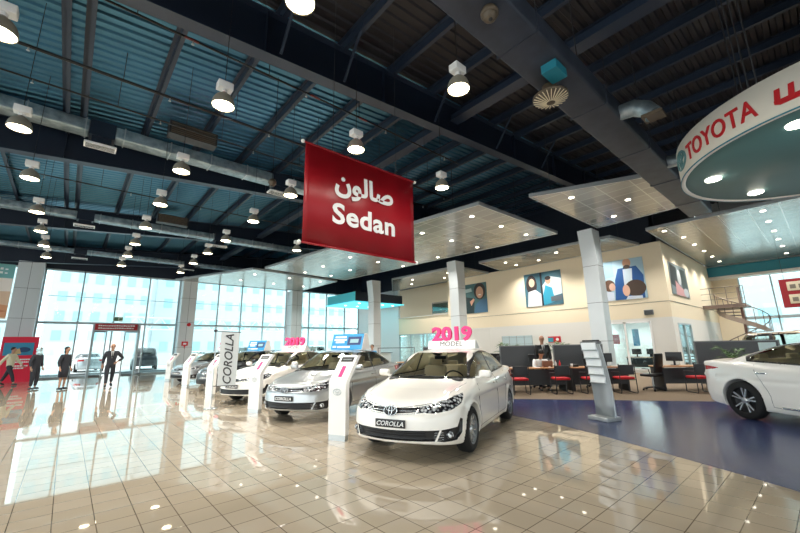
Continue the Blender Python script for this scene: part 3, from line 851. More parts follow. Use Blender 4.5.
# ---------------------------------------------------------------- the hall: floors, walls, windows
def hall():
    f = MB(); f.box(-14, 22, -9, 31.6, -.12, 0); f.box(22, 34, -9, 31.6, -.12, 0); struct(f.build('floor', M['floor']))
    edge = [(9.66, 6.2), (7.55, 6.9), (7.52, 4.87), (7.30, 3.74), (6.97, 2.88), (6.58, 2.04), (6.28, 1.40), (6.04, .90), (5.82, .50), (5.5, -.6), (5.4, -2), (5.6, -4), (6.2, -8.9), (22, -8.9), (22, -2)]
    edge = [(7.9, 8.0), (7.60, 6.0)] + edge[2:13] + [(33, -8.9), (33, -6), (14.6, -.5), (12.1, 3.1), (11.14, 4.45), (9.8, 6.3), (9.4, 7.2)]
    b = MB(); b.prism(edge, 0, .003); struct(b.build('floor', M['blue']))
    cp = [(9.8, 6.3), (11.14, 4.45), (12.1, 3.1), (14.6, -.5), (33, -6), (33, 5), (22, 5), (22, 27), (13.5, 20), (10.2, 9.8), (9.4, 7.2)]
    b = MB(); b.prism(cp, 0, .006); struct(b.build('floor', M['carpet']))
    # roof decking: trapezoidal sheet, ribs along X, rising with X
    zc = lambda x: 8.33 + .083 * x
    d = MB(); y = -9.5; prof = []
    while y < 32.2:
        prof += [(y, 0), (y + .10, 0), (y + .13, .045), (y + .22, .045)]; y += .25
    vs = []; fs = []
    for x in (-14, 34):
        vs += [(x, yy, zc(x) + dz) for yy, dz in prof]
    n = len(prof)
    fs = [(i, i + 1, n + i + 1, n + i) for i in range(n - 1)]
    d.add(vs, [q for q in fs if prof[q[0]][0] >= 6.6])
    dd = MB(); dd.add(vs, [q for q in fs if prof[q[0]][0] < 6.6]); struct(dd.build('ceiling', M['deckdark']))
    d.add([(-14, -9.5, zc(-14) + .1), (34, -9.5, zc(34) + .1), (34, 32.3, zc(34) + .1), (-14, 32.3, zc(-14) + .1)], [(0, 1, 2, 3)])
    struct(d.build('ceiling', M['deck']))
    # poster wall, X=22, openings for the glazed office and a door
    def wallx(name, x, y0, y1, z0, z1, m, holes=(), t=.2):
        mb = MB(); hs = sorted(holes); y = y0
        for (a, b_, c, e) in hs:
            mb.box(x, x + t, y, a, z0, z1)
            if c > z0: mb.box(x, x + t, a, b_, z0, c)
            if e < z1: mb.box(x, x + t, a, b_, e, z1)
            y = b_
        mb.box(x, x + t, y, y1, z0, z1)
        return struct(mb.build(name, m))
    wallx('wall_back', 22, 5.2, 19.4, 2.72, 6.55, M['cream']); wallx('wall_upper', 22.3, 5.2, 31.5, 6.55, 11, M['navy'])
    wallx('wall_back', 22, 5.2, 19.4, 0, 2.72, M['offwhite'], [(5.98, 8.05, .18, 2.55), (15.65, 17.1, 0, 2.58)])
    wallx('wall_back', 22, 19.4, 25.3, 2.55, 3.95, M['cream'])
    wallx('wall_back', 22, 25.3, 31.5, 0, 6.6, M['whitem'])
    mb = MB(); mb.box(25, 25.2, 19.2, 31.5, 3.95, 10.5); mb.box(22.2, 25, 19.2, 19.4, 2.8, 6.6); struct(mb.build('wall_mezzanine', M['cream']))
    mb = MB(); mb.box(22.2, 25.2, 19.4, 31.5, 2.6, 2.75); struct(mb.build('floor_mezzanine', M['whitem']))
    mb = MB(); mb.box(21.9, 22.25, 19.4, 25.3, 3.95, 4.0); struct(mb.build('trim_1', M['offwhite']))
    mb = MB(); mb.box(21.985, 22, 5, 19.4, 3.49, 3.505); struct(mb.build('trim_2', M['joint']))
    # return wall Y=5 running from the corner towards the stair
    mb = MB(); mb.box(22.0, 22.75, 5, 5.2, 0, 2.72); mb.box(25.4, 33.5, 5, 5.2, 0, 2.72); mb.box(22.75, 25.4, 5, 5.2, 2.45, 2.72)
    struct(mb.build('wall_side', M['offwhite']))
    mb = MB(); mb.box(22, 33.5, 5, 5.2, 2.72, 6.55); struct(mb.build('wall_side', M['cream']))
    mb = MB(); mb.box(22.3, 33.5, 5.25, 5.4, 6.5, 11); struct(mb.build('wall_upper', M['navy']))
    mb = MB(); mb.box(33.5, 33.7, 3.65, 5.2, 0, 5.75); struct(mb.build('wall_right', M['cream']))
    mb = MB(); mb.box(-14, 34, -9.2, -9, 3.0, 11.2); mb.box(15, 34, -9.2, -9, 0, 3.0); struct(mb.build('wall_front', M['offwhite']))
    mb = MB()
    for x in np.arange(-14, 15.1, 2.9): mb.box(x - .04, x + .04, -9.16, -9.04, 0, 3.0)
    mb.box(-14, 15, -9.16, -9.04, 0, .1); struct(mb.build('window_8', M['frame']))  # framed opening added in the unseen front wall to let in fill light
    mb = MB(); mb.box(22.0, 33.5, 4.985, 5.0, 3.49, 3.505); struct(mb.build('trim_3', M['joint']))
    dr = MB(); dr.box(22.75, 22.83, 4.98, 5.1, 0, 2.45); dr.box(25.32, 25.4, 4.98, 5.1, 0, 2.45); dr.box(22.83, 25.32, 4.98, 5.1, 2.37, 2.45); dr.box(24.0, 24.07, 4.98, 5.1, 0, 2.37)
    do = struct(dr.build('door_2', M['frame'])); g = MB(); g.box(22.83, 24.0, 5.03, 5.04, 0, 2.37); g.box(24.07, 25.32, 5.03, 5.04, 0, 2.37); g.build('door_pane', M['glassc'], do)
    hb = MB(); hb.tube([(24.12, 4.93, .9), (24.12, 4.93, 1.3)], .015); hb.build('door_handle', M['steel'], do)
    # office behind the poster wall
    mb = MB(); mb.box(22.2, 26.2, 8.6, 8.7, 0, 2.8); mb.box(26.1, 26.2, 5.2, 8.6, 0, 2.8); mb.box(22.2, 26.2, 5.2, 8.7, 2.72, 2.8)
    struct(mb.build('wall_office', M['whitem']))
    mb = MB(); mb.box(21.97, 22.03, 5.98, 8.05, .14, .22); mb.box(21.97, 22.03, 5.98, 8.05, 2.5, 2.58); mb.box(21.97, 22.03, 5.94, 6.02, .14, 2.58); mb.box(21.97, 22.03, 7.10, 7.20, .14, 2.58); mb.box(21.97, 22.03, 8.01, 8.09, .14, 2.58)
    wo = struct(mb.build('window_5', M['white'])); g = MB(); g.box(21.995, 22.005, 6.02, 7.10, .22, 2.5); g.box(21.995, 22.005, 7.2, 8.01, .22, 2.5); g.build('pane', M['glassc'], wo)
    # door in the poster wall, and glazing beneath the mezzanine
    mb = MB(); mb.box(21.98, 22.1, 15.6, 15.68, 0, 2.6); mb.box(21.98, 22.1, 17.08, 17.16, 0, 2.6); mb.box(22.02, 22.07, 15.68, 17.08, 0, 2.58)
    do = struct(mb.build('door_3', M['offwhite'])); hb = MB(); hb.ell((21.96, 16.9, 1.05), (.05, .05, .04)); hb.build('door_handle', M['steel'], do)
    mb = MB()
    for y in (19.45, 20.9, 22.3, 23.8, 25.25): mb.box(22.0, 22.08, y - .04, y + .04, 0, 2.55)
    mb.box(22.0, 22.08, 19.4, 25.3, 2.47, 2.55); mb.box(22, 22.08, 19.4, 25.3, 0, .12)
    wo = struct(mb.build('window_6', M['frame'])); g = MB(); g.box(22.03, 22.04, 19.45, 25.25, .12, 2.47); g.build('pane', M['glass'], wo)
    mb = MB(); mb.box(26.6, 26.8, 19.2, 31.5, 0, 2.7); mb.box(22.2, 26.6, 19.2, 19.3, 0, 2.7); struct(mb.build('wall_backroom', M['offwhite']))
    # far gable end of the hall and the wall above the long glazing
    mb = MB(); mb.box(-14, 33.5, 31.5, 31.8, 6.7, 9.6); struct(mb.build('wall_left', M['navy']))
    mb = MB(); mb.box(33.5, 33.7, -9, 5.2, 5.75, 11.2); struct(mb.build('wall_right', M['offwhite']))
    # main glazing
    bays = [(-14.0, -2.75, [-11.5, -9.2, -7, -4.8]), (-1.6, 5.85, [.31, 2.12, 3.92]), (6.80, 14.25, [8.56, 10.35, 12.2]), (15.35, 22.0, [16.46, 18.28, 20.33])]
    for i, (x0, x1, ms) in enumerate(bays):
        mb = MB()
        for x in [x0 + .04] + ms + [x1 - .04]: mb.box(x - .04, x + .04, 31.5, 31.66, 0, 6.7)
        mb.box(x0, x1, 31.5, 31.66, 6.6, 6.7); mb.box(x0, x1, 31.48, 31.68, 3.28, 3.42); 
        if i == 1: mb.box(x0, 1.2, 31.5, 31.66, 0, .1); mb.box(3.6, x1, 31.5, 31.66, 0, .1)
        else: mb.box(x0, x1, 31.5, 31.66, 0, .1)
        mb.box(x0, x1, 31.54, 31.62, 5.0, 5.03)
        wo = struct(mb.build('window_%d' % (i + 1), M['frame']))
        xs = [x0] + ms + [x1]
        for a, b_ in zip(xs[:-1], xs[1:]):
            for z0, z1 in ((.1, 3.28), (3.42, 6.6)):
                if i == 1 and z0 < 1 and 1.0 < (a + b_) / 2 < 3.6: continue
                g = MB(); g.box(a + .04, b_ - .04, 31.57, 31.585, z0, z1); g.build('pane', M['glass'], wo)
    # entrance doors with a side-lit vestibule frame
    mb = MB()
    for x in (1.15, 3.55): mb.box(x - .06, x + .06, 30.85, 31.5, 0, 3.3)
    for x in (1.85, 2.85): mb.box(x - .035, x + .035, 31.5, 31.58, 0, 2.85)
    mb.box(1.15, 3.55, 30.85, 31.5, 2.85, 2.92); mb.box(1.15, 3.55, 31.5, 31.6, 2.85, 3.28)
    do = struct(mb.build('door_1', M['frame']))
    for a, b_ in ((1.21, 1.8), (2.9, 3.49)):
        g = MB(); g.box(a, b_, 31.54, 31.55, .08, 2.8); lf = g.build('door_pane', M['glass'], do)
        fr = MB(); fr.box(a, b_, 31.52, 31.57, 0, .1); fr.box(a, b_, 31.52, 31.57, 2.78, 2.86); fr.build('door_rail', M['grey'], lf)
    # right end glazing behind the spiral stair
    mb = MB()
    for y in (-9, -6.3, -3.6, -1.7, .2, 2.05, 3.61): mb.box(33.5, 33.62, y - .04, y + .04, 0, 5.75)
    mb.box(33.5, 33.62, -9, 3.65, 2.85, 3.05); mb.box(33.5, 33.62, -9, 3.65, 0, .12)
    wo = struct(mb.build('window_7', M['frame'])); g = MB(); g.box(33.55, 33.56, -9, 3.6, .12, 5.7); g.build('pane', M['glass'], wo)
    mb = MB(); mb.box(32.7, 33.4, -9, 5.0, 5.78, 6.45); struct(mb.build('trim_4', M['teal']))
    mb = MB(); mb.box(32.6, 33.5, -9, 5.0, 5.62, 5.78); struct(mb.build('trim_5', M['offwhite']))
    # teal panelling strip low on the poster wall
    mb = MB(); mb.box(21.97, 22, 5, 5.94, 0, .12); mb.box(21.97, 22, 8.09, 15.6, 0, .12); struct(mb.build('baseboard_back', M['grey']))
hall()

def column(x, y, w, zt, z_split, label, flare=False, name='column'):
    t = thing(name, label, 'column', (x, y, 0), 0, None)
    h = w / 2; mb = MB()
    if flare:
        # the cladding widens towards the top on the side facing the hall
        for z0, z1, a, b_ in ((0, zt - 1.25, 0, 0), (zt - 1.25, zt, 0, .16)):
            vs = [(-h - a, -h, z0), (h, -h, z0), (h, h, z0), (-h - a, h, z0), (-h - b_, -h, z1), (h, -h, z1), (h, h, z1), (-h - b_, h, z1)]
            mb.add(vs, [(3, 2, 1, 0), (4, 5, 6, 7), (0, 1, 5, 4), (1, 2, 6, 5), (2, 3, 7, 6), (3, 0, 4, 7)])
    else: mb.box(-h, h, -h, h, 0, zt)
    mb.build('cladding', M['colpanel'], t)
    j = MB(); z = z_split
    while z < zt - .1:
        e = h + .002; j.box(-e, e, -e, e, z - .008, z + .008); z += z_split
    if not flare: j.box(-.008, .008, -h - .003, h + .003, 0, zt)
    j.build('panel_joint', M['joint'], t)
    return t
column(17.0, 6.45, .62, 6.42, 1.6, 'silver panel-clad column behind the brochure stand', True)
column(17.0, 14.2, .66, 6.42, 1.6, 'silver panel-clad column rising behind the big 2019 roof numbers', True)
column(17.0, 22.3, .66, 6.42, 1.6, 'silver panel-clad column in front of the cyan counter canopy', True)
column(-2.17, 31.1, 1.14, 6.85, 1.75, 'wide silver-clad column behind the red booth')
column(6.33, 31.1, .95, 6.85, 1.75, 'silver-clad column on the glass front with two small red stickers on it')
column(14.8, 31.1, 1.0, 6.5, 1.75, 'silver-clad column on the glass front under the ceiling raft')
# stickers on the second window column
t = thing('sale_sticker', 'red round sticker higher up on the window column', 'sticker', (6.45, 30.6, 3.35)); b = MB(); b.lathe([(.001, -.02), (.13, -.02), (.13, 0)], 16, axis='Y'); b.build('disc', M['red'], t)
t = thing('sale_sticker', 'red sticker with white centre lower down on the window column', 'sticker', (6.3, 30.6, 1.95)); b = MB(); b.prism([(-.2, .2), (.2, .2), (.2, -.1), (.05, -.1), (0, -.3), (-.05, -.1), (-.2, -.1)], 0, .03, frame((0, 0, 0), (1, 0, 0))); b.build('card', M['red'], t); b = MB(); b.box(-.1, .1, -.035, -.03, -.02, .1); b.build('white_centre', M['whitem'], t)

# ---------------------------------------------------------------- roof steel
def girders():
    for i, (y, dz, lab) in enumerate(((-1.3, 0, 'dark navy roof girder directly over the camera side of the hall'), (6.6, .02, 'deep navy roof girder nearest the front, crossing above the red banner'),
                                      (14.3, .15, 'navy roof girder second from the front, behind the first galvanised duct'), (22.4, .05, 'navy roof girder third from the front'),
                                      (30.6, -.1, 'navy roof girder closest to the glass front'))):
        z = lambda x: 7.08 + dz + .083 * x
        t = thing('roof_girder', lab, 'girder', (0, y, 0))
        w = MB(); w.add([(x, s, z(x) + h) for x in (-14, 33) for s in (-.012, .012) for h in (.02, 1.0)], [(0, 1, 5, 4), (2, 6, 7, 3), (0, 4, 6, 2), (1, 3, 7, 5), (0, 2, 3, 1), (4, 5, 7, 6)])
        for x in np.arange(-13, 33, 3.05): w.box(x - .01, x + .01, -.12, .12, z(x) + .02, z(x) + 1.0)
        w.build('web', M['navy'], t)
        for h0, h1 in ((0, .025), (1.0, 1.025)):
            fl = MB(); fl.add([(x, s, z(x) + h) for x in (-14, 33) for s in (-.15, .15) for h in (h0, h1)], [(0, 1, 5, 4), (2, 6, 7, 3), (0, 4, 6, 2), (1, 3, 7, 5), (0, 2, 3, 1), (4, 5, 7, 6)])
            fl.build('flange', M['navy2'], t)  # lighter than the web: light from below put into the colour
    first = None
    xs = [-3.9, -2.4, -.84, -.47] + [1.02 + 1.52 * k for k in range(0, 18)]
    for x in xs:
        z = 8.10 + .083 * x
        if first is None:
            m = MB(); m.box(-.012, .012, -9, 32, 0, .22); m.box(-.012, .09, -9, 32, 0, .015); m.box(-.09, .012, -9, 32, .205, .22)
            first = m.build('roof_purlin', M['navy2'])
            tag(first, 'thin steel purlin running across under the roof sheets', 'purlin', 'roof purlins'); o = first
        else: o = first.copy(); COL.objects.link(o)
        o.location = (x, 0, z)
    m = MB(); m.box(8.0, 8.22, -9, 30, 8.25, 8.45); m.box(7.93, 8.29, -9, 30, 8.23, 8.25)
    tag(m.build('tie_beam', M['navy2']), 'thick blue-grey beam crossing under the purlins towards the right', 'beam')
    # knee braces from the front girder up to the purlins
    fb = None
    for k, x in enumerate((2.54, 4.06, 7.1, 10.14, 13.2)):
        z = 7.2 + .083 * x
        if fb is None:
            m = MB(); m.bar((0, 0, 0), (0, -.75, 1.05), .05, .05); fb = m.build('knee_brace', M['navy2']); o = fb
            tag(o, 'short diagonal brace between the front roof girder and the purlins', 'brace', 'girder braces')
        else: o = fb.copy(); COL.objects.link(o)
        o.location = (x, 6.45, z)
girders()

def sprinkler():
    for y, z, x0, x1, lab in ((7.2, 7.4, -8, 9, 'thin black sprinkler pipe closest to the front girder'), (9.4, 7.4, -8, 11, 'thicker black pipe in the middle of the first lit roof bay'), (10.6, 7.4, -8, 11, 'thin black pipe deepest in the first lit roof bay'),
                              (16.6, 7.4, -8, 9, 'thin black pipe in the second lit roof bay')):
        t = thing('sprinkler_pipe', lab, 'pipe', (0, y, z))
        m = MB(); m.tube([(x0, 0, 0), (x1, 0, 0)], .035 if y == 9.4 else .022, 8); m.build('pipe', M['black'], t)
        for x in np.arange(x0 + 1, x1, 2.4):
            h = MB(); h.tube([(x, 0, 0), (x, 0, .7 + .083 * x)], .008, 5); h.build('hanger_rod', M['dark'], t)
        for x in np.arange(x0 + 1.9, x1, 2.4):
            hb = MB(); hb.tube([(x, 0, -.02), (x, 0, -.09)], .014, 6); hb.lathe([(.001, -.09), (.03, -.092), (.03, -.098), (.001, -.1)], 8, c=(x, 0, 0)); hb.build('sprinkler_head', M['steel'], t)
        if y == 7.2:
            for x in (.95, 3.6, 5.0):
                l = MB(); l.tube([(x, 0, 0), (x + .25, 0, 0)], .026, 8); l.build('pipe_marker', M['marker'], t)
sprinkler()

def ducts():
    def diffuser(t, x, y, zt, zb, w=.75, d=.35):
        m = MB(); m.box(x - w * .3, x + w * .3, y - d * .4, y + d * .4, zb + .05, zt); dn = m.build('duct_drop', M['navy'], t)
        m = MB(); m.box(x - w/2, x + w/2, y - d/2, y + d/2, zb, zb + .06)
        g = m.build('diffuser', M['white'], t)
        s = MB()
        for k in range(1, 7): s.box(x - w/2 + .04, x + w/2 - .04, y - d/2 + d * k / 7 - .012, y - d/2 + d * k / 7 + .012, zb - .004, zb)
        s.build('diffuser_slots', M['dark'], g)
    for y, z, h, x0, x1, lab, dr in ((13.2, 7.69, .36, -9, 11, 'galvanised air duct nearest the front with mottled silver sheets', (0, 5.4)), (21.4, 7.38, .30, -9, 11, 'galvanised air duct under the third roof girder', (-.1, 5.6)),
                                     (29.5, 7.42, .26, -9, 13, 'galvanised air duct nearest the glass front', (-.1, 5.8))):
        t = thing('air_duct', lab, 'duct', (0, 0, 0))
        xs = [x0] + [c + e for c in dr for e in (-.3, .3)] + [x1]
        for a, b_ in zip(xs[::2], xs[1::2]):
            m = MB(); m.rbox(((a + b_) / 2, y, z + h/2), (b_ - a, .5, h), .04); m.build('duct_run', M['galv'], t)
            xx = a + .2
            while xx < b_: s = MB(); s.box(xx, xx + .03, y - .27, y + .27, z - .02, z + h + .02); s.build('duct_seam', M['steel'], t); xx += 1.2
        for c in dr:
            m = MB(); m.box(c - .3, c + .3, y - .22, y + .22, z - .05, z + h + .05); m.build('duct_box', M['navy'], t)
            diffuser(t, c, y, z, z - .32)
    # return-air grille boxes
    for x, y, z, lab in ((2.1, 11.9, 7.95, 'brown return-air grille box above the first duct'), (3.1, 20.2, 7.7, 'brown return-air grille box above the second duct')):
        t = thing('air_grille', lab, 'grille', (x, y, z)); m = MB(); m.box(-.65, .65, -.2, .2, -.2, .2); m.build('housing', M['dark'], t)
        s = MB()
        for k in range(6): s.box(-.6, .6, -.22, -.2, -.17 + k * .06, -.14 + k * .06)
        s.build('grille_slats', M['brown'], t)
    # big dark duct overhead on the right
    t = thing('air_duct', 'large dark rectangular duct running overhead right of the pendant lamp', 'duct')
    m = MB(); m.rbox((7.6, 2.41, 6.15), (18, .68, .40), .05); m.build('duct_run', M['ductdark'], t)
    for x in (1.2, 4.55, 7.1, 9.65, 12.2, 14.75): s = MB(); s.box(x, x + .03, 2.055, 2.765, 5.94, 6.36); s.build('duct_seam', M['ductdark'], t)
    for x in (2.5, 6, 9.5, 13):
        for y in (2.1, 2.72): r = MB(); r.tube([(x, y, 6.3), (x, y, 8.1 + .083 * x)], .01, 5); r.build('hanger_rod', M['dark'], t)
    d = MB(); d.lathe([(.001, 5.58), (.07, 5.58), (.16, 5.62), (.29, 5.67), (.29, 5.70), (.12, 5.72), (.12, 5.9)], 28, c=(5.75, 2.52, 0)); dd = d.build('round_diffuser', M['brown'], t)
    v = MB()
    for k in range(24):
        a = 2 * math.pi * k / 24; v.bar((5.75 + .07 * math.cos(a), 2.52 + .07 * math.sin(a), 5.58), (5.75 + .28 * math.cos(a), 2.52 + .28 * math.sin(a), 5.655), .012, .012)
    v.build('diffuser_vanes', M['beige'], dd)
    nz = MB(); nz.box(5.25, 5.62, 2.15, 2.40, 5.80, 5.96); nz.build('duct_nozzle', M['teal'], t)  # light on the nozzle's side is put into its teal colour
    for x, lab in ((7.9, 0), (11.2, 1)):
        e = MB(); e.tube([(x, 2.1, 6.1), (x, 1.85, 6.08), (x, 1.65, 5.95), (x, 1.55, 5.78)], [.15, .16, .16, .16], 16); eo = e.build('duct_elbow', M['galv'], t)
        g = MB(); g.box(x - .16, x + .16, 1.38, 1.72, 5.72, 5.78); g.build('outlet_grille', M['brown'], eo)
ducts()

# ---------------------------------------------------------------- pendant lamps
def make_lamp():
    t = thing('pendant_lamp', 'lamp', 'lamp')
    m = MB(); pr = [(.175, 0)] + [(.178 * math.cos(a) ** .8 + .0, .23 * math.sin(a)) for a in np.linspace(.12, 1.25, 8)] + [(.045, .25), (.045, .225), (.06, .20)]
    pr += [(.165 * math.cos(a) ** .8, .21 * math.sin(a)) for a in np.linspace(1.15, .12, 6)] + [(.168, 0), (.175, 0)]
    m.lathe(pr, 28); m.build('shade', M['lampshade'], t)
    l = MB(); l.lathe([(.001, -.018), (.08, -.014), (.165, .012), (.165, .02), (.001, .02)], 24); l.build('lens', M['lampglow'], t)
    n = MB(); n.lathe([(.045, .22), (.045, .31), (.001, .31)], 14); n.build('neck', M['white'], t)
    b = MB(); b.rbox((0, 0, .37), (.24, .17, .13), .012); b.build('ballast_box', M['white'], t)
    c = MB(); c.tube([(0, 0, .43), (0, 0, 2.75)], .006, 5); c.build('cord', M['black'], t)
    li = bpy.data.lights.new('lamp_light', 'SPOT'); li.energy = 250; li.spot_size = R(140); li.spot_blend = .6; li.color = (1, .95, .86); li.shadow_soft_size = .15
    lo = bpy.data.objects.new('lamp_light', li); COL.objects.link(lo); lo.parent = t; lo.location = (0, 0, -.06)
    return t
lamp = make_lamp()
rows = [(-1.15, 'leftmost', [(6.32, 0), (9.06, 0), (11.71, 0), (14.56, 0), (16.9, 0), (19.2, 0), (21.5, 0)]),
        (1.46, 'second', [(3.47, .1), (6.06, 0), (9.14, 0), (11.74, 0), (14.38, 0), (16.91, 0), (19.3, 0), (21.7, 0)]),
        (3.98, 'third', [(3.26, .2), (5.83, 0), (8.89, 0), (11.58, 0), (14.38, 0), (16.8, 0), (19.2, 0), (21.9, 0)]),
        (6.7, 'fourth', [(6.0, .07), (11.7, 0), (14.1, 0)])]
ordn = ['nearest', 'second nearest', 'third nearest', 'fourth nearest', 'fifth nearest', 'sixth nearest', 'seventh nearest', 'farthest']
special = {(0, 0): 'bell pendant lamp cut by the left edge of the photo', (1, 0): 'brightest pendant lamp, cut by the top edge of the photo', (2, 0): 'pendant lamp hanging alone beside the large dark duct',
           (2, 1): 'pendant lamp hanging just above the top edge of the red banner', (3, 0): 'pendant lamp hanging right of the red banner', (3, 1): 'pendant lamp hidden behind the red banner'}
for ri, (x, nm, ys) in enumerate(rows):
    for k, (y, dx) in enumerate(ys):
        lab = special.get((ri, k), 'glowing bell pendant lamp, %s in the %s lamp row from the left' % (ordn[k] if k < len(ys) - 1 else 'farthest', nm))
        place(lamp, USED, (x + dx, y, 5.5), None, lab, 'pendant lamps over the showroom')

# dome devices hanging from the roof
for (x, y, z, s, lab) in ((3.72, 2.31, 5.86, 1.0, 'beige dome camera under the large dark duct'), (3.30, 8.45, 5.5, .8, 'small dark dome device hanging left of the red banner')):
    t = thing('dome_camera', lab, 'camera', (x, y, z))
    m = MB(); m.lathe([(.001, .10), (.09*s, .10), (.12*s, .04), (.12*s, 0), (.10*s, -.01)], 20); m.build('housing', M['brown'], t)
    m = MB(); m.lathe([(.10*s, 0), (.085*s, -.06*s), (.04*s, -.10*s), (.001, -.105*s)], 20); m.build('dome', M['brown'], t)
    m = MB(); m.ell((-.02, -.02, -.10*s), (.03*s, .03*s, .02*s)); m.build('camera_lens', M['black'], t)
    if z < 5.8: m = MB(); m.tube([(0, 0, .1), (0, 0, 3.0)], .007, 5); m.build('cord', M['black'], t)

# ---------------------------------------------------------------- suspended ceiling rafts with downlights
def inq(q, p):
    return all((q[(i+1) % 4][0] - q[i][0]) * (p[1] - q[i][1]) - (q[(i+1) % 4][1] - q[i][1]) * (p[0] - q[i][0]) > 0 for i in range(4))
M['raft'] = grid_mat(mat('raft_panel', (176, 174, 166), 0.22, metal=0.55), (146, 146, 140), (168, 167, 160), (205, 204, 198), .6, .9, .02, 0, 0)
def raft(q, z, label, lights, thick=.10):
    t = thing('ceiling_raft', label, 'ceiling panel', (q[0][0], q[0][1], z))
    pl = [(x - q[0][0], y - q[0][1]) for x, y in q]
    m = MB(); m.prism(pl, 0, thick); m.build('panel', M['raft'], t)
    e = MB()
    for i in range(4): e.bar((*pl[i], thick * .5), (*pl[(i+1) % 4], thick * .5), .05, thick + .03)
    e.build('edge_trim', M['alu'], t)
    for i in range(4):
        r = MB(); cx = sum(p[0] for p in pl) / 4; cy = sum(p[1] for p in pl) / 4
        x = cx + (pl[i][0] - cx) * .8; y = cy + (pl[i][1] - cy) * .8; r.tube([(x, y, thick), (x, y, 1.75 + .083 * (q[0][0] + x))], .012, 5); r.build('hanger_rod', M['dark'], t)
    for (x, y) in lights:
        d = MB(); d.lathe([(.001, -.010), (.06, -.010), (.08, -.018), (.09, -.004), (.09, 0)], 16, c=(x - q[0][0], y - q[0][1], 0)); dn = d.build('downlight', M['downglow'], t)
        li = bpy.data.lights.new('downlight_lamp', 'SPOT'); li.energy = 330; li.spot_size = R(130); li.spot_blend = .7; li.color = (1, .95, .88); li.shadow_soft_size = .1
        lo = bpy.data.objects.new('downlight_lamp', li); COL.objects.link(lo); lo.parent = dn; lo.location = (x - q[0][0], y - q[0][1], -.05)
P1 = [(10.58, 7.65), (16.40, 7.60), (15.1, 23.5), (8.8, 22.9)]
raft(P1, 6.5, 'long grey ceiling raft nearest the red banner, reaching behind it', [(x, y) for x in (11.4, 13.4, 15.4) for y in (8.6, 11.4, 14.2, 17.2, 20.2, 22.6) if inq(P1, (x, y))])
P0 = [(8.3, 23.6), (15.0, 24.4), (15.0, 30.6), (5.3, 30.6)]
raft(P0, 6.5, 'grey ceiling raft above the glass front between two window columns', [(x, y) for x in (9, 11.5, 14) for y in (25.2, 28) if inq(P0, (x, y))])
P2 = [(11.39, 6.08), (11.9, 4.6), (13.3, 2.2), (16.5, 2.34)]; P2 = [(11.39, 6.10), (13.35, 1.6), (16.7, 1.6), (17.0, 6.05)]
raft(P2, 6.5, 'grey ceiling raft just left of the round white canopy', [(12.6, 5.2), (14.2, 2.6), (15.8, 2.2), (15.9, 5.0), (14.4, 4.0), (14.0, 2.0)])
P3 = [(18.9, -8.5), (32.6, -8.5), (32.6, 4.9), (19.2, 4.8)]
raft(P3, 6.5, 'widest shiny metal ceiling raft on the right, above the spiral stair', [(20.0, 4.3 - .0)] + [(x, 4.0) for x in (22, 24.2, 26.4, 28.6, 30.8)] + [(x, 1.0) for x in (20, 22, 24.2, 26.4, 28.6, 31.2)] + [(22, -2.5), (26, -2.5)])
P4 = [(18.6, 13.7), (19.1, 6.3), (21.9, 5.9), (21.9, 14.3)]
raft(P4, 6.5, 'grey ceiling raft against the cream wall above the middle poster', [(19.8, 12.6), (20.9, 11.0), (19.9, 9.4), (21, 7.6), (21.0, 12.6)])
P5 = [(18.0, 21.4), (18.4, 15.4), (21.9, 15.4), (21.9, 26.0)]
raft(P5, 6.5, 'grey ceiling raft against the cream wall above the farthest poster', [(19.2, 20.4), (20.6, 22.0), (20.6, 18.4), (19.4, 17)])
# ---------------------------------------------------------------- hanging signs
def banner():
    t = thing('hanging_banner', 'large red hanging banner lettered Sedan in white, in Arabic above', 'banner', (3.76, 5.2, 3.14))
    m = MB(); n = 24; W = 2.42; H = 1.72
    vs = []
    for j in (0, 1):
        for i in range(n + 1):
            x = -W/2 + W * i / n
            for z in (0, H): vs.append((x, .012 * math.sin(i * .9) * (1 if z == 0 else .5) + (.006 if j else 0), z))
    k = 2 * (n + 1); fs = []
    for i in range(n):
        a = 2 * i; fs += [(a, a+2, a+3, a+1), (k + a, k + a + 1, k + a + 3, k + a + 2), (a, k+a, k+a+2, a+2), (a+1, a+3, k+a+3, k+a+1)]
    fs += [(0, 1, k+1, k), (2*n, k+2*n, k+2*n+1, 2*n+1)]
    m.add(vs, fs, True); c = m.build('cloth', M['redsign'], t)
    F = frame((0, -.016, 0), (1, 0, 0))
    # word with overlap-free glyphs, Arabic in visual order
    text('lettering', '\uFEE5\uFEEE\uFEDF\uFE8E\uFEBB', M['whitem'], c, F @ Matrix.Translation((.0, 1.04, 0)), .49, extrude=.004, offset=.032, sx=1.02)
    text('lettering', 'Sedan', M['whitem'], c, F @ Matrix.Translation((.0, .44, 0)), .50, extrude=.004, offset=.026, space=1.06, sx=1.12)
    for z in (0, H):
        b = MB(); b.tube([(-W/2 - .03, 0, z), (W/2 + .03, 0, z)], .018, 8); b.ell((-W/2 - .05, 0, z), (.03, .03, .03)); b.ell((W/2 + .05, 0, z), (.03, .03, .03)); b.build('rod', M['white'] if 0 else M['redsign'], t)
        e = MB(); e.ell((-W/2 - .05, 0, z), (.033, .033, .033)); e.ell((W/2 + .05, 0, z), (.033, .033, .033)); e.build('rod_cap', M['white'], t)
    for x in (-.7, .75):
        b = MB(); b.tube([(x, 0, H), (x, 0, 5.2)], .005, 5); b.build('cord', M['dark'], t)
banner()

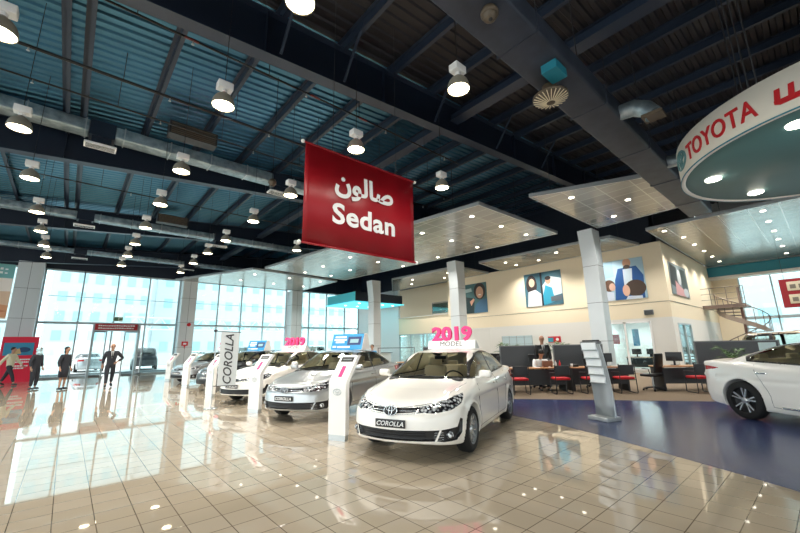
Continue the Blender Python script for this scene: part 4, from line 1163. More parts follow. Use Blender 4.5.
def toyota_canopy():
    cx, cy, r, z0, z1 = 8.49, -.79, 2.19, 4.3, 4.87
    t = thing('reception_canopy', 'round white canopy lettered TOYOTA in red with teal underside', 'canopy', (cx, cy, z0))
    m = MB(); m.lathe([(r, 0), (r, z1 - z0), (r - .06, z1 - z0), (r - .06, 0), (r, 0)], 96); f = m.build('fascia', M['fascia'], t)
    m = MB(); m.lathe([(.001, .02), (r - .06, .02), (r - .06, .06), (.001, .06)], 64); m.build('underside', M['tealgrey'], t)
    m = MB(); m.lathe([(r, -.006), (r + .008, -.006), (r + .008, .012), (r, .012)], 96); m.build('lower_rim', M['teal'], t)
    for (x, y) in ((8.22, .93), (9.65, .52), (6.92, -.16), (8.0, -1.6), (9.6, -1.2)):
        if math.hypot(x - cx, y - cy) > r - .2: 
            k = (r - .25) / math.hypot(x - cx, y - cy); x = cx + (x - cx) * k; y = cy + (y - cy) * k
        d = MB(); d.lathe([(.001, .004), (.085, .004), (.095, -.008), (.115, -.006), (.118, .02)], 20, c=(x - cx, y - cy, 0)); d.build('downlight', M['downglow'], t)
    # letters wrapped round the fascia; angle grows counter-clockwise, text runs clockwise seen from outside -> increasing x to the viewer's right
    def wrap(name, V, F, a0, zb, m_):
        mb = MB(); vs = []
        for x, y, z in V:
            a = a0 + x / r; rr = r + .006 + z
            vs.append((rr * math.cos(a), rr * math.sin(a), zb + y))
        mb.add(vs, F); return mb.build(name, m_, f)
    V, F = text_mesh('TOYOTA', .38, extrude=.008, offset=.012, align='LEFT', sx=1.0, space=1.05)
    L = max(v[0] for v in V); V = [(v[0] * 1.27 / L, v[1], v[2]) for v in V]
    A0 = math.atan2(.80 - cy, 7.03 - cx)   # left end of the word, near px 692
    wrap('lettering', V, F, LET_A, .14, M['redpaint'])
    tb = MB(); S = .0
    for k, x in enumerate((0, .135, .27)):
        tb.prism([(x - .03, 0), (x + .03, 0), (x + .05, .19 + .03 * (k == 2)), (x - .005, .19 + .03 * (k == 2))], 0, .010)
    tb.prism([(-.03, 0), (.02, -.03), (.26, -.03), (.30, 0), (.30, .045), (-.03, .045)], 0, .0095)
    V2, F2 = tb.v, tb.f
    wrap('lettering', V2, F2, LET_B + .01, .16, M['redpaint'])
    lg = MB(); logo_mb(lg, Matrix.Identity(4), .46)
    vs = [((r + .012 + v[2]) * math.cos(LOGO_A + v[0] / r), (r + .012 + v[2]) * math.sin(LOGO_A + v[0] / r), .28 + v[1]) for v in lg.v]
    o = MB(); o.add(vs, lg.f, True); o.build('emblem', M['tealgrey'], f)
    for x, y in ((-1.3, .9), (-1.2, 1.0), (-.5, 1.1), (.4, 1.2), (-.9, -.8), (.9, -.9)):
        b = MB(); b.tube([(x, y, .6), (x, y, 4.6)], .012, 5); b.build('hanger_rod', M['dark'], t)
M['fascia'] = mat('canopy_fascia', (232, 226, 212), 0.5)
def ang(px, py): return math.atan2(py + .56, px - 8.32)
LOGO_A = R(113.5); LET_A = R(121.2); LET_B = R(159.3)
toyota_canopy()

def counter_canopy():
    t = thing('counter_canopy', 'cyan-lit rectangular canopy hanging near the glass front', 'canopy', (16.5, 24.1, 5.0))
    m = MB(); m.box(0, 4.9, 0, 4.2, .08, .82); m.build('box_fascia', M['navy'], t)
    m = MB(); m.box(-.02, 0, 0, 4.2, .08, .82); m.build('side_fascia', M['cyan'], t)  # window light put into the colour of this face, front stays navy
    m = MB(); m.box(-.12, 5.0, -.12, 4.3, 0, .08); u = m.build('underside', M['led'], t)
    for x in (.8, 2.0, 3.2, 4.3):
        for y in (.6, 2.6):
            d = MB(); d.lathe([(.001, -.01), (.07, -.01), (.10, -.015), (.10, 0)], 14, c=(x, y, 0)); d.build('downlight', M['downglow'], t)
    for x in (.5, 2.4, 4.4):
        for y in (.5, 3.8): b = MB(); b.tube([(x, y, .8), (x, y, 4.6)], .012, 5); b.build('hanger_rod', M['dark'], t)
    m = MB(); m.box(.3, 4.4, 1.0, 1.6, -5.0, -3.95); m.box(.2, 4.5, .9, 1.7, -3.95, -3.88)
    c = thing('reception_counter', 'white counter under the cyan-lit canopy', 'counter', (16.5, 24.1, 0))
    b = MB(); b.box(.3, 4.4, 1.0, 1.6, 0, 1.02); b.build('body', M['white'], c); b = MB(); b.box(.2, 4.5, .9, 1.7, 1.02, 1.07); b.build('top', M['grey'], c)
counter_canopy()

def cm(rgb, rough=.5):
    k = 'c%d_%d_%d' % rgb
    if k not in M: M[k] = mat('print_%d_%d_%d' % rgb, rgb, rough)
    return M[k]

def poster(label, F, w, h, bg, shapes, name='wall_poster', cat='poster', kindparts='print_shape'):
    """F: frame at lower-left corner, local x right, y up, z out of the wall"""
    t = thing(name, label, cat, F.translation)
    G = Matrix.Translation(-F.translation) @ F
    m = MB(); m.box(0, w, 0, h, -.03, 0, G); b = m.build('board', cm(bg), t)
    for i, (rgb, poly) in enumerate(shapes):
        m = MB()
        if len(poly) == 4 and not isinstance(poly[0], tuple):
            cx, cy, rx, ry = poly; poly = [(cx + rx * math.cos(a), cy + ry * math.sin(a)) for a in [2*math.pi*k/20 for k in range(20)]]
        m.prism([(min(max(x, 0), 1) * w, min(max(y, 0), 1) * h) for x, y in poly], 0, .0015 * (i + 1), G)
        m.build('printed_figure', cm(rgb), b)
    return t
def FX(x, y, z): return frame((x, y, z), (0, -1, 0))   # wall facing -x: right = -y
poster('poster of a smiling woman by a car, farthest left on the cream wall', FX(21.96, 17.85, 3.80), 2.15, 2.15, (70, 110, 112), [((30, 50, 54), [(0, 0), (.45, 0), (.5, .5), (0, .6)]), ((170, 195, 196), [(.1, .72), (.4, .74), (.38, .86), (.1, .84)]), ((52, 44, 42), (.72, .72, .24, .28)), ((214, 168, 140), (.72, .68, .15, .20)), ((70, 110, 140), [(.45, 0), (1, 0), (1, .45), (.75, .42), (.55, .3)]), ((244, 240, 236), (.72, .60, .06, .02)), ((208, 160, 132), [(.35, .25), (.5, .45), (.46, .5), (.3, .4)])])
poster('middle wall poster of a long-haired woman and a man in a car', FX(21.96, 12.70, 3.85), 2.45, 2.1, (60, 104, 120), [((196, 212, 218), [(.45, .2), (1, .3), (1, .75), (.7, .85), (.5, .6)]), ((40, 30, 30), (.20, .66, .15, .30)), ((216, 176, 152), (.21, .72, .08, .13)), ((206, 212, 216), [(.05, 0), (.5, 0), (.45, .35), (.3, .5), (.1, .45)]), ((44, 150, 180), [(.5, 0), (.8, .1), (.75, .5), (.58, .6), (.5, .3)]), ((200, 150, 124), (.66, .72, .07, .10)), ((34, 28, 28), (.66, .80, .08, .06)), ((30, 40, 48), [(.45, .0), (.5, .0), (.5, 1), (.45, 1)]), ((90, 100, 108), [(.7, .1), (.98, .12), (.98, .25), (.7, .24)])])
poster('poster of a man in blue jacket with two children near the corner', FX(21.96, 8.10, 3.75), 2.22, 2.15, (168, 200, 216), [((150, 184, 204), [(0, .55), (.35, .6), (.35, 1), (0, 1)]), ((28, 84, 148), [(.32, 0), (.95, 0), (.98, .55), (.85, .8), (.45, .78), (.36, .5)]), ((196, 214, 226), [(.55, .3), (.72, .3), (.76, .75), (.56, .75)]), ((204, 156, 128), (.66, .90, .09, .12)), ((70, 58, 52), (.65, .80, .075, .05)), ((96, 66, 50), (.22, .38, .13, .15)), ((216, 176, 156), (.28, .34, .07, .10)), ((206, 216, 230), [(.05, 0), (.3, 0), (.3, .2), (.1, .25)]), ((72, 56, 46), (.78, .26, .22, .2)), ((222, 178, 154), (.58, .22, .08, .14)), ((205, 216, 230), [(.55, 0), (.9, 0), (.9, .06), (.6, .08)])])
poster('narrow wall poster on the cream side wall round the corner', frame((22.7, 4.96, 3.90), (1, 0, 0)), 3.45, 1.68, (120, 130, 132), [((48, 52, 52), [(0, .3), (.35, .2), (.4, .9), (.05, .95)]), ((200, 206, 206), (.5, .6, .10, .25)), ((56, 66, 60), [(.62, .2), (.95, .3), (.9, .9), (.6, .9)]), ((206, 150, 150), [(.2, 0), (.8, 0), (.75, .2), (.5, .3), (.25, .45)]), ((190, 196, 200), (.8, .15, .15, .14))])
poster('small red and blue notice on the white wall behind the standing man', FX(21.96, 11.45, 1.60), .78, .36, (190, 24, 36), [((60, 150, 170), [(0, .1), (.42, .1), (.42, .8), (0, .8)]), ((240, 240, 240), (.75, .5, .12, .22))], name='wall_notice', cat='notice')
def left_print():
    t = poster('large orange and teal printed film on the glass at the far left', frame((-6.2, 31.42, 3.5), (1, 0, 0)), 3.3, 3.2, (226, 190, 160), [((120, 178, 176), [(0, .74), (1, .74), (1, 1), (0, 1)]), ((240, 226, 214), [(0, .46), (1, .5), (1, .74), (0, .74)]), ((214, 150, 108), [(0, .08), (1, .02), (1, .24), (.5, .32), (0, .28)]), ((196, 120, 80), [(0, .10), (.8, .08), (1, .14), (.6, .22), (0, .2)])], name='window_film', cat='window film')
    m = MB()
    for j, z in enumerate((2.62, 2.85)):
        for k in range(9): m.box(1.3 + k * .2, 1.42 + k * .2 + .05 * (k % 3 == 0), -.02, -.012, z, z + .08 + .05 * (k % 2))
    m.build('white_script', M['whitem'], t)
left_print()

# vent on the cream wall, exit sign, door sign
t = thing('wall_vent', 'small round-cornered vent on the cream wall near the corner', 'vent', (21.95, 5.95, 3.0)); m = MB(); m.rbox((0, 0, 0), (.08, .42, .26), .03); m.build('housing', M['grey'], t); m = MB()
for k in range(5): m.box(-.05, -.04, -.17, .17, -.09 + k * .04, -.075 + k * .04)
m.build('vent_slots', M['dark'], t)
t = thing('exit_sign', 'small green and white exit sign above the entrance transom', 'sign', (2.35, 31.3, 3.62)); m = MB(); m.box(-.26, .26, 0, .06, -.12, .18); m.build('panel', cm((210, 226, 206)), t)
m = MB(); m.box(-.22, .0, -.006, 0, -.08, .14); m.box(.05, .22, -.006, 0, -.04, .10); m.build('symbol', cm((90, 130, 96)), t)
t = thing('door_sign', 'long red sign with two white text rows over the entrance', 'sign', (2.3, 30.78, 2.90)); m = MB(); m.box(-1.12, 1.12, 0, .06, 0, .40); b = m.build('panel', cm((168, 24, 36)), t)
random.seed(3)
m = MB()
for row, z in enumerate((.24, .08)):
    x = -.95
    while x < .9: w = random.uniform(.05, .13); m.box(x, x + w, -.012, 0, z, z + .085 - .02 * (random.random() < .5)); x += w + .025
m.build('white_script', M['whitem'], b)
# red hanging banner with two cream plaques at the right edge
t = thing('red_sign_board', 'dark red board with two cream plaques at the right edge of the photo', 'sign', (26, 1.34, 3.03)); m = MB(); m.box(0, .05, -1.9, 0, 0, 1.38); b = m.build('board', cm((150, 22, 34)), t)
for z in (.18, .80):
    m = MB(); m.rbox((-.015, -.95, z + .22), (.03, 1.4, .44), .012); q = m.build('plaque', cm((214, 204, 176)), b)
    g = MB()
    for k in range(4): g.box(-.036, -.032, -1.45 + k * .3, -1.25 + k * .3, z + .1, z + .3)
    g.build('plaque_print', cm((120, 112, 100)), q)
for y in (-.2, -1.7):
    m = MB(); m.tube([(.02, y, 1.38), (.02, y, 3.5)], .008, 5); m.build('cord', M['dark'], t)

# ---------------------------------------------------------------- cars
HD = lambda a: (math.cos(R(a)), math.sin(R(a)))
corolla, rootc = make_car(COROLLA, .0175, 'white pearl sedan nearest the camera with the pink 2019 numbers on its roof', 'car', 'corolla', M['p_white'])
def put_car(px, py, a, label, m, first=False):
    h = HD(a); o = corolla if first else copy_tree(corolla)
    o.location = (px - 2.29 * h[0], py - 2.29 * h[1], 0); o.rotation_euler = (0, 0, R(a)); o['label'] = label; o['group'] = 'show cars in the row'
    if m: repaint(o, m)
    return o
ROW = [(3.47, 4.19, 201.6, 'white pearl sedan nearest the camera with the pink 2019 numbers on its roof', None),
       (3.56, 7.80, 206, 'silver sedan with a blue box sign on its roof, second in the row', 'p_silver'),
       (3.66, 11.45, 205, 'white sedan behind the grey flag, third in the row', 'p_white'),
       (4.05, 15.9, 205, 'black sedan with a blue box sign on its roof, fourth in the row', 'p_black'),
       (3.95, 20.2, 205, 'silver sedan at the far end of the row beside the glass front', 'p_silver')]
for i, (x, y, a, lab, m) in enumerate(ROW): put_car(x, y, a, lab, M[m] if m else None, i == 0)
camry, rootm = make_car(CAMRY, .0185, 'white sedan cut off by the right edge, rear wheel on the blue tiles', 'car', 'camry', M['p_white'], plate=False)
CA = 237; h = HD(CA)
camry.location = (10.5 + 1.41 * h[0] - .90 * h[1] * -1 * -1, 1.40 + 1.41 * h[1] + .90 * h[0] * -1 * -1, 0)
# the near side of the car is its right-hand side: centre lies .9 m to the left of the wheel contact
nl = (-h[1], h[0]); camry.location = (10.5 + 1.41 * h[0] - nl[0] * -.9 * CSIDE, 1.40 + 1.41 * h[1] - nl[1] * -.9 * CSIDE, 0) if 0 else (10.5 + 1.41 * h[0] + nl[0] * .9, 1.40 + 1.41 * h[1] + nl[1] * .9, 0)
if (camry.location.x ** 2 + camry.location.y ** 2) < 60: pass
camry.rotation_euler = (0, 0, R(CA)); camry.scale = (1.05, 1.05, 1.05); camry.location.x = camry.location.x * .965 + .10; camry.location.y = camry.location.y * .965 - .10
ms = MB(); y = -.93
ms.tube([(-.75, y + .01, .30), (0, y, .31), (.8, y, .33)], .018, 6); ms.build('sill_moulding', M['chrome'], camry)
suv, roots = make_car(SUV, .05, 'beige sport utility vehicle parked behind the white sedan on the right', 'car', 'suv', M['p_gold'], plate=False)
suv.location = (19.5, .2, 0); suv.rotation_euler = (0, 0, R(262))

def far_car(label, P, m):
    data, root = make_car_data(P, .07)
    t = thing('parked_car', label, 'car')
    for nm, mm in (('body_shell', m), ('windshield', M['carglass']), ('rear_window', M['carglass']), ('side_window', M['carglass']), ('rear_side_window', M['carglass']), ('window_trim', M['black']), ('headlight', M['headlamp']), ('tail_lamp', M['camred']), ('upper_grille', M['black']), ('lower_grille', M['black'])):
        if nm in data:
            V, Fq = data[nm]
            if nm in ('body_shell', 'windshield', 'rear_window', 'upper_grille', 'lower_grille'): mesh_obj(nm, V, Fq, mm, t); continue
            c = V[Fq].mean(1)[:, 1]
            for sg in (1, -1):
                q = Fq[c * sg > 0]; u, inv = np.unique(q.ravel(), return_inverse=True); mesh_obj(nm, V[u], inv.reshape(-1, 4), mm, t)
    for xa in P['axles']:
        for sg in (1, -1):
            w = MB(); w.lathe([(.001, .02), (.2, .03), (.22, .08), (P['wz'], .08), (P['wz'], -.1), (.2, -.1)], 20, axis='Y', c=(xa, sg * .82, P['wz'])); w.build('wheel', M['rubber'], t)
    return t
fs_ = far_car('x', COROLLA, M['p_silver']); fv_ = far_car('x', SUV, M['p_white'])
OUT = [(fv_, -9, 40, 95, 'p_white', 'white parked car outside the glass left of the entrance'), (fs_, -4.2, 40.5, 92, 'p_blue', 'blue car parked outside behind the two standing women'),
       (fs_, 1.4, 41, 95, 'p_silver', 'silver car parked outside seen through the entrance doors'), (fv_, 5.2, 40, 85, 'p_black', 'dark parked car outside right of the entrance'),
       (fs_, 9.4, 41, 92, 'p_white', 'white parked car outside, left of the sedans in the second window bay'), (fv_, 13.4, 40.5, 88, 'p_silver', 'silver parked utility car outside behind the blue roof sign'),
       (fs_, 17.4, 41, 93, 'p_blue', 'blue parked car outside in the third window bay'), (fv_, 21.5, 40, 90, 'p_white', 'white parked utility car outside at the right end of the glass front')]
for pr, x, y, a, m, lab in OUT:
    o = place(pr, USED, (x, y, 0), R(a), lab, 'cars parked outside'); repaint(o, M[m])

# ---------------------------------------------------------------- signs on the car roofs
def on_roof(i, dx=0.0):
    x, y, a, _, _ = ROW[i]; h = HD(a); return (x - (2.29 + .42 + dx) * h[0], y - (2.29 + .42 + dx) * h[1]), R(a)
def year_sign(i, label, col, sc=1.0, z=1.462):
    (x, y), a = on_roof(i)
    t = thing('year_sign', label, 'sign', (x, y, z - .005), a, 'pink year signs on the car roofs')
    m = MB(); m.prism([(-.16, 0), (.16, 0), (.10, .17), (.04, .17)], -.50, .50, frame((0, 0, 0), (1, 0, 0)) ); b = m.build('plinth', M['white'], t)
    fr = frame((.138, 0, .055), (0, 1, 0), (-.3, 0, 1))
    text('lettering', 'MODEL', M['dark'], b, fr, .14, extrude=.003, offset=.0, sx=1.05)
    m = text('year_numbers', '2019', M[col], t, frame((.07, 0, .175), (0, 1, 0)), .38 * sc, extrude=.04, offset=.034, sx=1.12)
year_sign(0, 'bright pink 2019 numbers on a white MODEL plinth on the nearest car', 'pink')
year_sign(2, 'pink 2019 numbers on the roof of the white third car', 'pink')
year_sign(4, 'pink year numbers on the roof of the farthest car', 'pink')
def box_sign(i, label):
    (x, y), a = on_roof(i)
    t = thing('roof_box_sign', label, 'sign', (x, y, 1.455), a, 'blue box signs on the car roofs')
    m = MB(); m.prism([(-.24, 0), (.24, 0), (.07, .44), (-.07, .44)], -.50, .50, frame((0, 0, 0), (1, 0, 0))); m.build('box', M['white'], t)
    n = Vector((.44, 0, .17)).normalized(); up = Vector((-.17, 0, .44)).normalized()
    fr = frame(Vector((.24, -.49, .0)) + n * .004, (0, 1, 0), up)
    p = MB(); p.box(0, .98, .01, .465, 0, .006, fr); pp = p.build('blue_print', M['print_blue'], t)
    q = MB(); q.box(.50, .92, .14, .38, .006, .010, fr); q.build('dark_picture', M['print_navy'], pp)
    q = MB(); q.box(.58, .84, .20, .31, .010, .013, fr); q.build('light_picture', cm((150, 190, 200)), pp)
    q = MB()
    for k, (x0, x1, z) in enumerate(((.08, .44, .35), (.06, .46, .27), (.12, .40, .20), (.05, .16, .07), (.2, .6, .06))): q.box(x0, x1, z, z + .05, .006, .010, fr)
    q.build('white_caption', M['whitem'], pp)
box_sign(1, 'bright blue box sign on the roof of the silver car'); box_sign(3, 'bright blue box sign on the roof of the black car')

# ---------------------------------------------------------------- totems, flag, brochure stand
def make_totem():
    t = thing('info_totem', 'x', 'totem')
    # profile in (forward, z): straight foot, head leaning back
    def slab(f0, f1, name, m, y0, y1, z0=0.0, z1=1.38, par=None):
        pts = [z for z in (0, .5, .92, .96, 1.2, 1.38)]
        zs = sorted(set([z0, z1] + [z for z in pts if z0 < z < z1]))
        lean = lambda z: -max(0, z - .94) * .85
        mb = MB(); vs = []
        for z in zs: vs += [(lean(z) + f0, y0, z), (lean(z) + f1, y0, z), (lean(z) + f1, y1, z), (lean(z) + f0, y1, z)]
        n = len(zs); fs = [(3, 2, 1, 0), tuple(range(4*n-4, 4*n))]
        for i in range(n - 1):
            for k in range(4): l = (k + 1) % 4; fs.append((4*i + k, 4*i + l, 4*i + 4 + l, 4*i + 4 + k))
        mb.add(vs, fs); return mb.build(name, m, par or t)
    b = slab(-.02, .09, 'body', M['white'], -.175, .175, .09)
    slab(-.015, .085, 'plinth', M['steel'], -.165, .165, 0, .09)
    s = slab(.09, .096, 'display', M['black'], -.13, .13, 1.27, 1.35); slab(.096, .099, 'display_text', M['grey'], -.09, .09, 1.30, 1.32, s)
    slab(.09, .095, 'magenta_strip', M['magenta'], -.04, .04, 1.02, 1.20)
    lg = MB(); logo_mb(lg, frame((.094, 0, .78), (0, 1, 0)), .16); lg.build('emblem', M['steel'], t)
    return t
tot = make_totem()
for k, (x, y, a, lab) in enumerate(((3.72, 5.77, 203, 'tall white info totem between the nearest white car and the silver car'), (3.74, 9.64, 204, 'white info totem left of the silver car, second from the camera'),
                  (3.88, 14.03, 205, 'white info totem just left of the grey flag'), (4.12, 18.7, 205, 'white info totem in front of the window column'), (4.28, 23.3, 205, 'farthest and faintest white info totem by the entrance'))):
    o = place(tot, USED, (x - .05, y + .03, 0), R(a), lab, 'info totems along the car row')

t = thing('flag_stand', 'grey upright COROLLA flag on a thin pole beside the third car', 'flag', (3.07, 11.2, 0), R(-22))
m = MB(); m.tube([(0, 0, 0), (0, 0, 2.05)], .014, 8); m.build('pole', M['steel'], t)
m = MB(); m.lathe([(.001, .03), (.16, .02), (.17, 0), (.001, 0)], 20); m.build('base', M['steel'], t)
m = MB(); m.tube([(-.06, 0, 2.03), (.62, 0, 1.99)], .012, 6); m.tube([(0, 0, .57), (.59, 0, .56)], .012, 6); m.build('arm', M['dark'], t)
m = MB(); m.ell((-.03, 0, 2.04), (.05, .03, .04)); m.build('bracket', M['black'], t)
m = MB(); m.add([(.11, -.004, .57), (.57, -.004, .56), (.59, -.004, 1.98), (.11, -.004, 2.01), (.11, .004, .57), (.57, .004, .56), (.59, .004, 1.98), (.11, .004, 2.01)], [(0, 1, 2, 3), (7, 6, 5, 4), (0, 4, 5, 1), (1, 5, 6, 2), (2, 6, 7, 3), (3, 7, 4, 0)])
b = m.build('flag_cloth', cm((196, 202, 204), .7), t)
text('lettering', 'COROLLA', M['dark'], b, frame((.44, -.010, 1.28), (0, 0, 1), (-1, 0, 0)), .295, extrude=.003, offset=.012, shear=.3, sx=1.0)

def brochure_stand():
    f = Vector((-.94, .33)).normalized(); a = math.atan2(f.y, f.x)
    t = thing('brochure_stand', 'silver curved brochure stand with five leaflet trays on the blue tiles', 'stand', (8.36, 3.33, 0), a)
    m = MB(); m.rbox((.0, 0, .04), (.40, .46, .075), .012); m.build('base', M['alu'], t)
    zs = [.08, .3, .55, .8, 1.05, 1.3, 1.5]; fx = [-.02, -.015, .0, .03, .07, .13, .18]; th = [.09, .09, .09, .085, .08, .07, .06]
    m = MB(); vs = []
    for z, x, w in zip(zs, fx, th): vs += [(x - w, -.205, z), (x, -.205, z), (x, .205, z), (x - w, .205, z)]
    n = len(zs); fs = [(3, 2, 1, 0), tuple(range(4*n-4, 4*n))] + [(4*i + k, 4*i + (k+1) % 4, 4*i + 4 + (k+1) % 4, 4*i + 4 + k) for i in range(n-1) for k in range(4)]
    m.add(vs, fs, True); m.build('panel', M['alu'], t)
    for sg in (1, -1):
        e = MB(); e.tube([(x - w/2, sg * .212, z) for z, x, w in zip(zs, fx, th)], .022, 8); e.build('side_rail', M['steel'], t)
    for k in range(5):
        z = .72 + k * .165; x = np.interp(z, zs, fx)
        m = MB(); m.box(x, x + .05, -.19, .19, z - .008, z); m.box(x + .047, x + .05, -.19, .19, z - .008, z + .012); tr = m.build('tray', M['steel'], t)
        m = MB(); m.add([(x + .045, -.18, z), (x + .045, .18, z), (x + .022 + .01 * k, .18, z + .15), (x + .022 + .01 * k, -.18, z + .15), (x + .018, -.18, z), (x + .018, .18, z), (x + .01 + .01 * k, .18, z + .15), (x + .01 + .01 * k, -.18, z + .15)], [(3, 2, 1, 0), (4, 5, 6, 7), (0, 1, 5, 4), (1, 2, 6, 5), (2, 3, 7, 6), (3, 0, 4, 7)])
        m.build('leaflets', cm((244, 250, 252)), t)
    m = MB(); m.rbox((.13, 0, 1.53), (.13, .43, .05), .01); m.build('cap', M['grey'], t)
    for k in range(4): m = MB(); m.box(.09, .15, -.19 + k * .1, -.11 + k * .1, 1.555, 1.585); m.build('leaflet_box', M['dark'], t)
brochure_stand()

# ---------------------------------------------------------------- office furniture
def make_visitor_chair():
    t = thing('visitor_chair', 'x', 'chair')
    s = MB(); s.rbox((0, 0, .45), (.46, .46, .07), .03); s.build('seat', M['red'], t)
    s = MB(); s.rbox((0, -.22, .70), (.44, .04, .30), .018); s.build('backrest', M['dark'], t)
    for sg in (1, -1):
        f = MB(); f.tube([(sg*.24, .22, .62), (sg*.24, .24, .03), (sg*.24, .20, .015), (sg*.24, -.24, .015), (sg*.24, -.26, .06), (sg*.235, -.24, .88)], .014, 7); f.tube([(sg*.24, .23, .62), (sg*.24, -.24, .64)], .014, 7); f.build('side_frame', M['dark'], t)
    f = MB(); f.tube([(-.24, .20, .40), (.24, .20, .40)], .012, 6); f.tube([(-.24, -.20, .40), (.24, -.20, .40)], .012, 6); f.build('stretcher', M['dark'], t)
    return t
def make_office_chair():
    t = thing('office_chair', 'x', 'chair')
    s = MB(); s.rbox((0, 0, .48), (.50, .50, .09), .04); s.build('seat', M['black'], t)
    s = MB(); s.rbox((0, -.25, .86), (.46, .06, .60), .03, M=Matrix.Rotation(.12, 4, 'X')); s.build('backrest', M['black'], t)
    s = MB(); s.tube([(0, 0, .10), (0, 0, .44)], .028, 10); s.build('gas_lift', M['steel'], t)
    for k in range(5):
        a = 2*math.pi*k/5; l = MB(); l.tube([(0, 0, .11), (.30*math.cos(a), .30*math.sin(a), .075)], [.028, .018], 8); lo = l.build('leg', M['dark'], t)
        c = MB(); c.lathe([(.001, -.02), (.032, -.02), (.032, .02), (.001, .02)], 12, axis='Y', c=(.30*math.cos(a), .30*math.sin(a), .035)); c.build('caster', M['black'], lo)
    for sg in (1, -1): a = MB(); a.tube([(sg*.25, -.1, .5), (sg*.28, -.08, .68), (sg*.28, .12, .69)], .016, 7); a.build('armrest', M['black'], t)
    return t
def make_desk(w=1.8, d=.75):
    t = thing('office_desk', 'x', 'desk')
    s = MB(); s.rbox((w/2, d/2, .735), (w, d, .035), .008); s.build('desktop', M['wood'], t)
    s = MB(); s.box(.06, w - .06, .06, .08, .22, .70); s.build('modesty_panel', M['dark'], t)
    for x in (.04, w - .04):
        s = MB(); s.box(x - .02, x + .02, .05, d - .05, 0, .72); s.build('side_panel', M['dark'], t)
    return t
def make_screen(w=1.8, h=1.48):
    t = thing('desk_screen', 'x', 'partition')
    s = MB(); s.box(.03, w - .03, -.02, .02, .06, h - .04); s.build('fabric_panel', M['screen'], t)
    for x in (.02, w - .02): s = MB(); s.box(x - .02, x + .02, -.03, .03, 0, h); s.build('post', M['grey'], t)
    s = MB(); s.box(0, w, -.03, .03, h - .04, h); s.build('top_rail', M['grey'], t)
    return t
def make_monitor():
    t = thing('monitor', 'x', 'monitor')
    s = MB(); s.rbox((0, 0, .28), (.46, .03, .29), .008); m_ = s.build('display', M['black'], t); s = MB(); s.box(-.215, .215, -.017, -.0155, .15, .41); s.build('screen_face', M['dark'], m_)
    s = MB(); s.box(-.03, .03, .01, .03, .01, .2); s.build('neck', M['black'], t)
    s = MB(); s.rbox((0, .02, .008), (.22, .16, .016), .005); s.build('foot', M['black'], t)
    return t
def make_plant():
    t = thing('potted_palm', 'x', 'plant')
    s = MB(); s.lathe([(.001, 0), (.11, 0), (.15, .26), (.13, .26), (.12, .22), (.001, .22)], 20); s.build('pot', M['white'], t)
    f = MB(); random.seed(5)
    for k in range(16):
        a = 2*math.pi*k/16 + random.uniform(-.15, .15); L = random.uniform(.35, .55); up = random.uniform(.25, .65)
        pts = [Vector((math.cos(a) * L * q, math.sin(a) * L * q, .22 + up * math.sin(q * 2.0))) for q in (0, .25, .5, .75, 1)]
        f.tube(pts, .006, 4)
        for q in range(1, 5):
            for sg in (-1, 1):
                for e in (0, .5):
                    b = pts[q].lerp(pts[q-1], e); sd = Vector((-math.sin(a), math.cos(a), 0)) * sg
                    tip = b + sd * .14 * (1.2 - q * .15) + (pts[q] - pts[q-1]) * .7 + Vector((0, 0, -.03))
                    w = (pts[q] - pts[q-1]).normalized() * .014
                    f.add([b - w, b + w, tip, b - w + Vector((0, 0, .004)), b + w + Vector((0, 0, .004)), tip + Vector((0, 0, .002))], [(0, 1, 2), (5, 4, 3), (0, 3, 4, 1), (1, 4, 5, 2), (2, 5, 3, 0)])
    f.build('fronds', M['leaf'], t)
    return t
vch, och, dsk, scr, mon, pot = make_visitor_chair(), make_office_chair(), make_desk(), make_screen(), make_monitor(), make_plant()
U = Vector((.72, -.694)); Vv = Vector((.694, .72)); O1 = Vector((11.05, 7.15)); RZ = math.atan2(U.y, U.x)
def dw(u, v, o=O1): q = o + U * u + Vv * v; return (q.x, q.y, .006)
G1 = 'desks in the sales area'
place(dsk, USED, dw(0, 0), RZ, 'wooden desk where the man in the white shirt sits', G1)
place(dsk, USED, dw(1.98, 0), RZ, 'wooden desk partly hidden by the brochure stand', G1)
place(dsk, USED, dw(-.5, 2.6), RZ, 'wooden desk in the row behind the seated man', G1)
G2 = 'dark fabric screens in the sales area'
place(scr, USED, dw(0.0, 1.55), RZ, 'dark screen behind the man in the white shirt', G2)
place(scr, USED, dw(1.95, 1.55), RZ, 'dark screen behind the second front desk', G2)
place(vch, USED, dw(.15, -.42), RZ, 'red visitor chair just right of the nearest car, at the first desk', 'red visitor chairs')
place(vch, USED, dw(1.42, -.42), RZ, 'red visitor chair in front of the seated man', 'red visitor chairs')
place(vch, USED, dw(2.35, -.42), RZ, 'red visitor chair half behind the brochure stand', 'red visitor chairs')
place(vch, USED, dw(3.35, -.42), RZ, 'red visitor chair just right of the brochure stand', 'red visitor chairs')
place(och, USED, dw(1.18, 1.0), RZ + math.pi, 'black office chair under the seated man', 'black office chairs')
place(och, USED, dw(3.1, 1.0), RZ + math.pi, 'black office chair behind the second front desk', 'black office chairs')
place(och, USED, dw(-.55, .5), RZ + 1.2, 'black office chair at the left end of the first desk', 'black office chairs')
place(och, USED, dw(.3, 3.5), RZ + math.pi, 'black office chair at the desk behind the screens', 'black office chairs')
def on_desk(u, v, o=O1, z=.76): q = o + U * u + Vv * v; return (q.x, q.y, z)
place(mon, USED, on_desk(3.25, .4), RZ + math.pi, 'black monitor on the second front desk right of the column', 'desk monitors')
place(mon, USED, on_desk(2.8, .45), RZ + math.pi + .5, 'black monitor turned away on the second front desk', 'desk monitors')
place(mon, USED, on_desk(-.2, 3.0), RZ + math.pi, 'black monitor on the desk behind the screens', 'desk monitors')
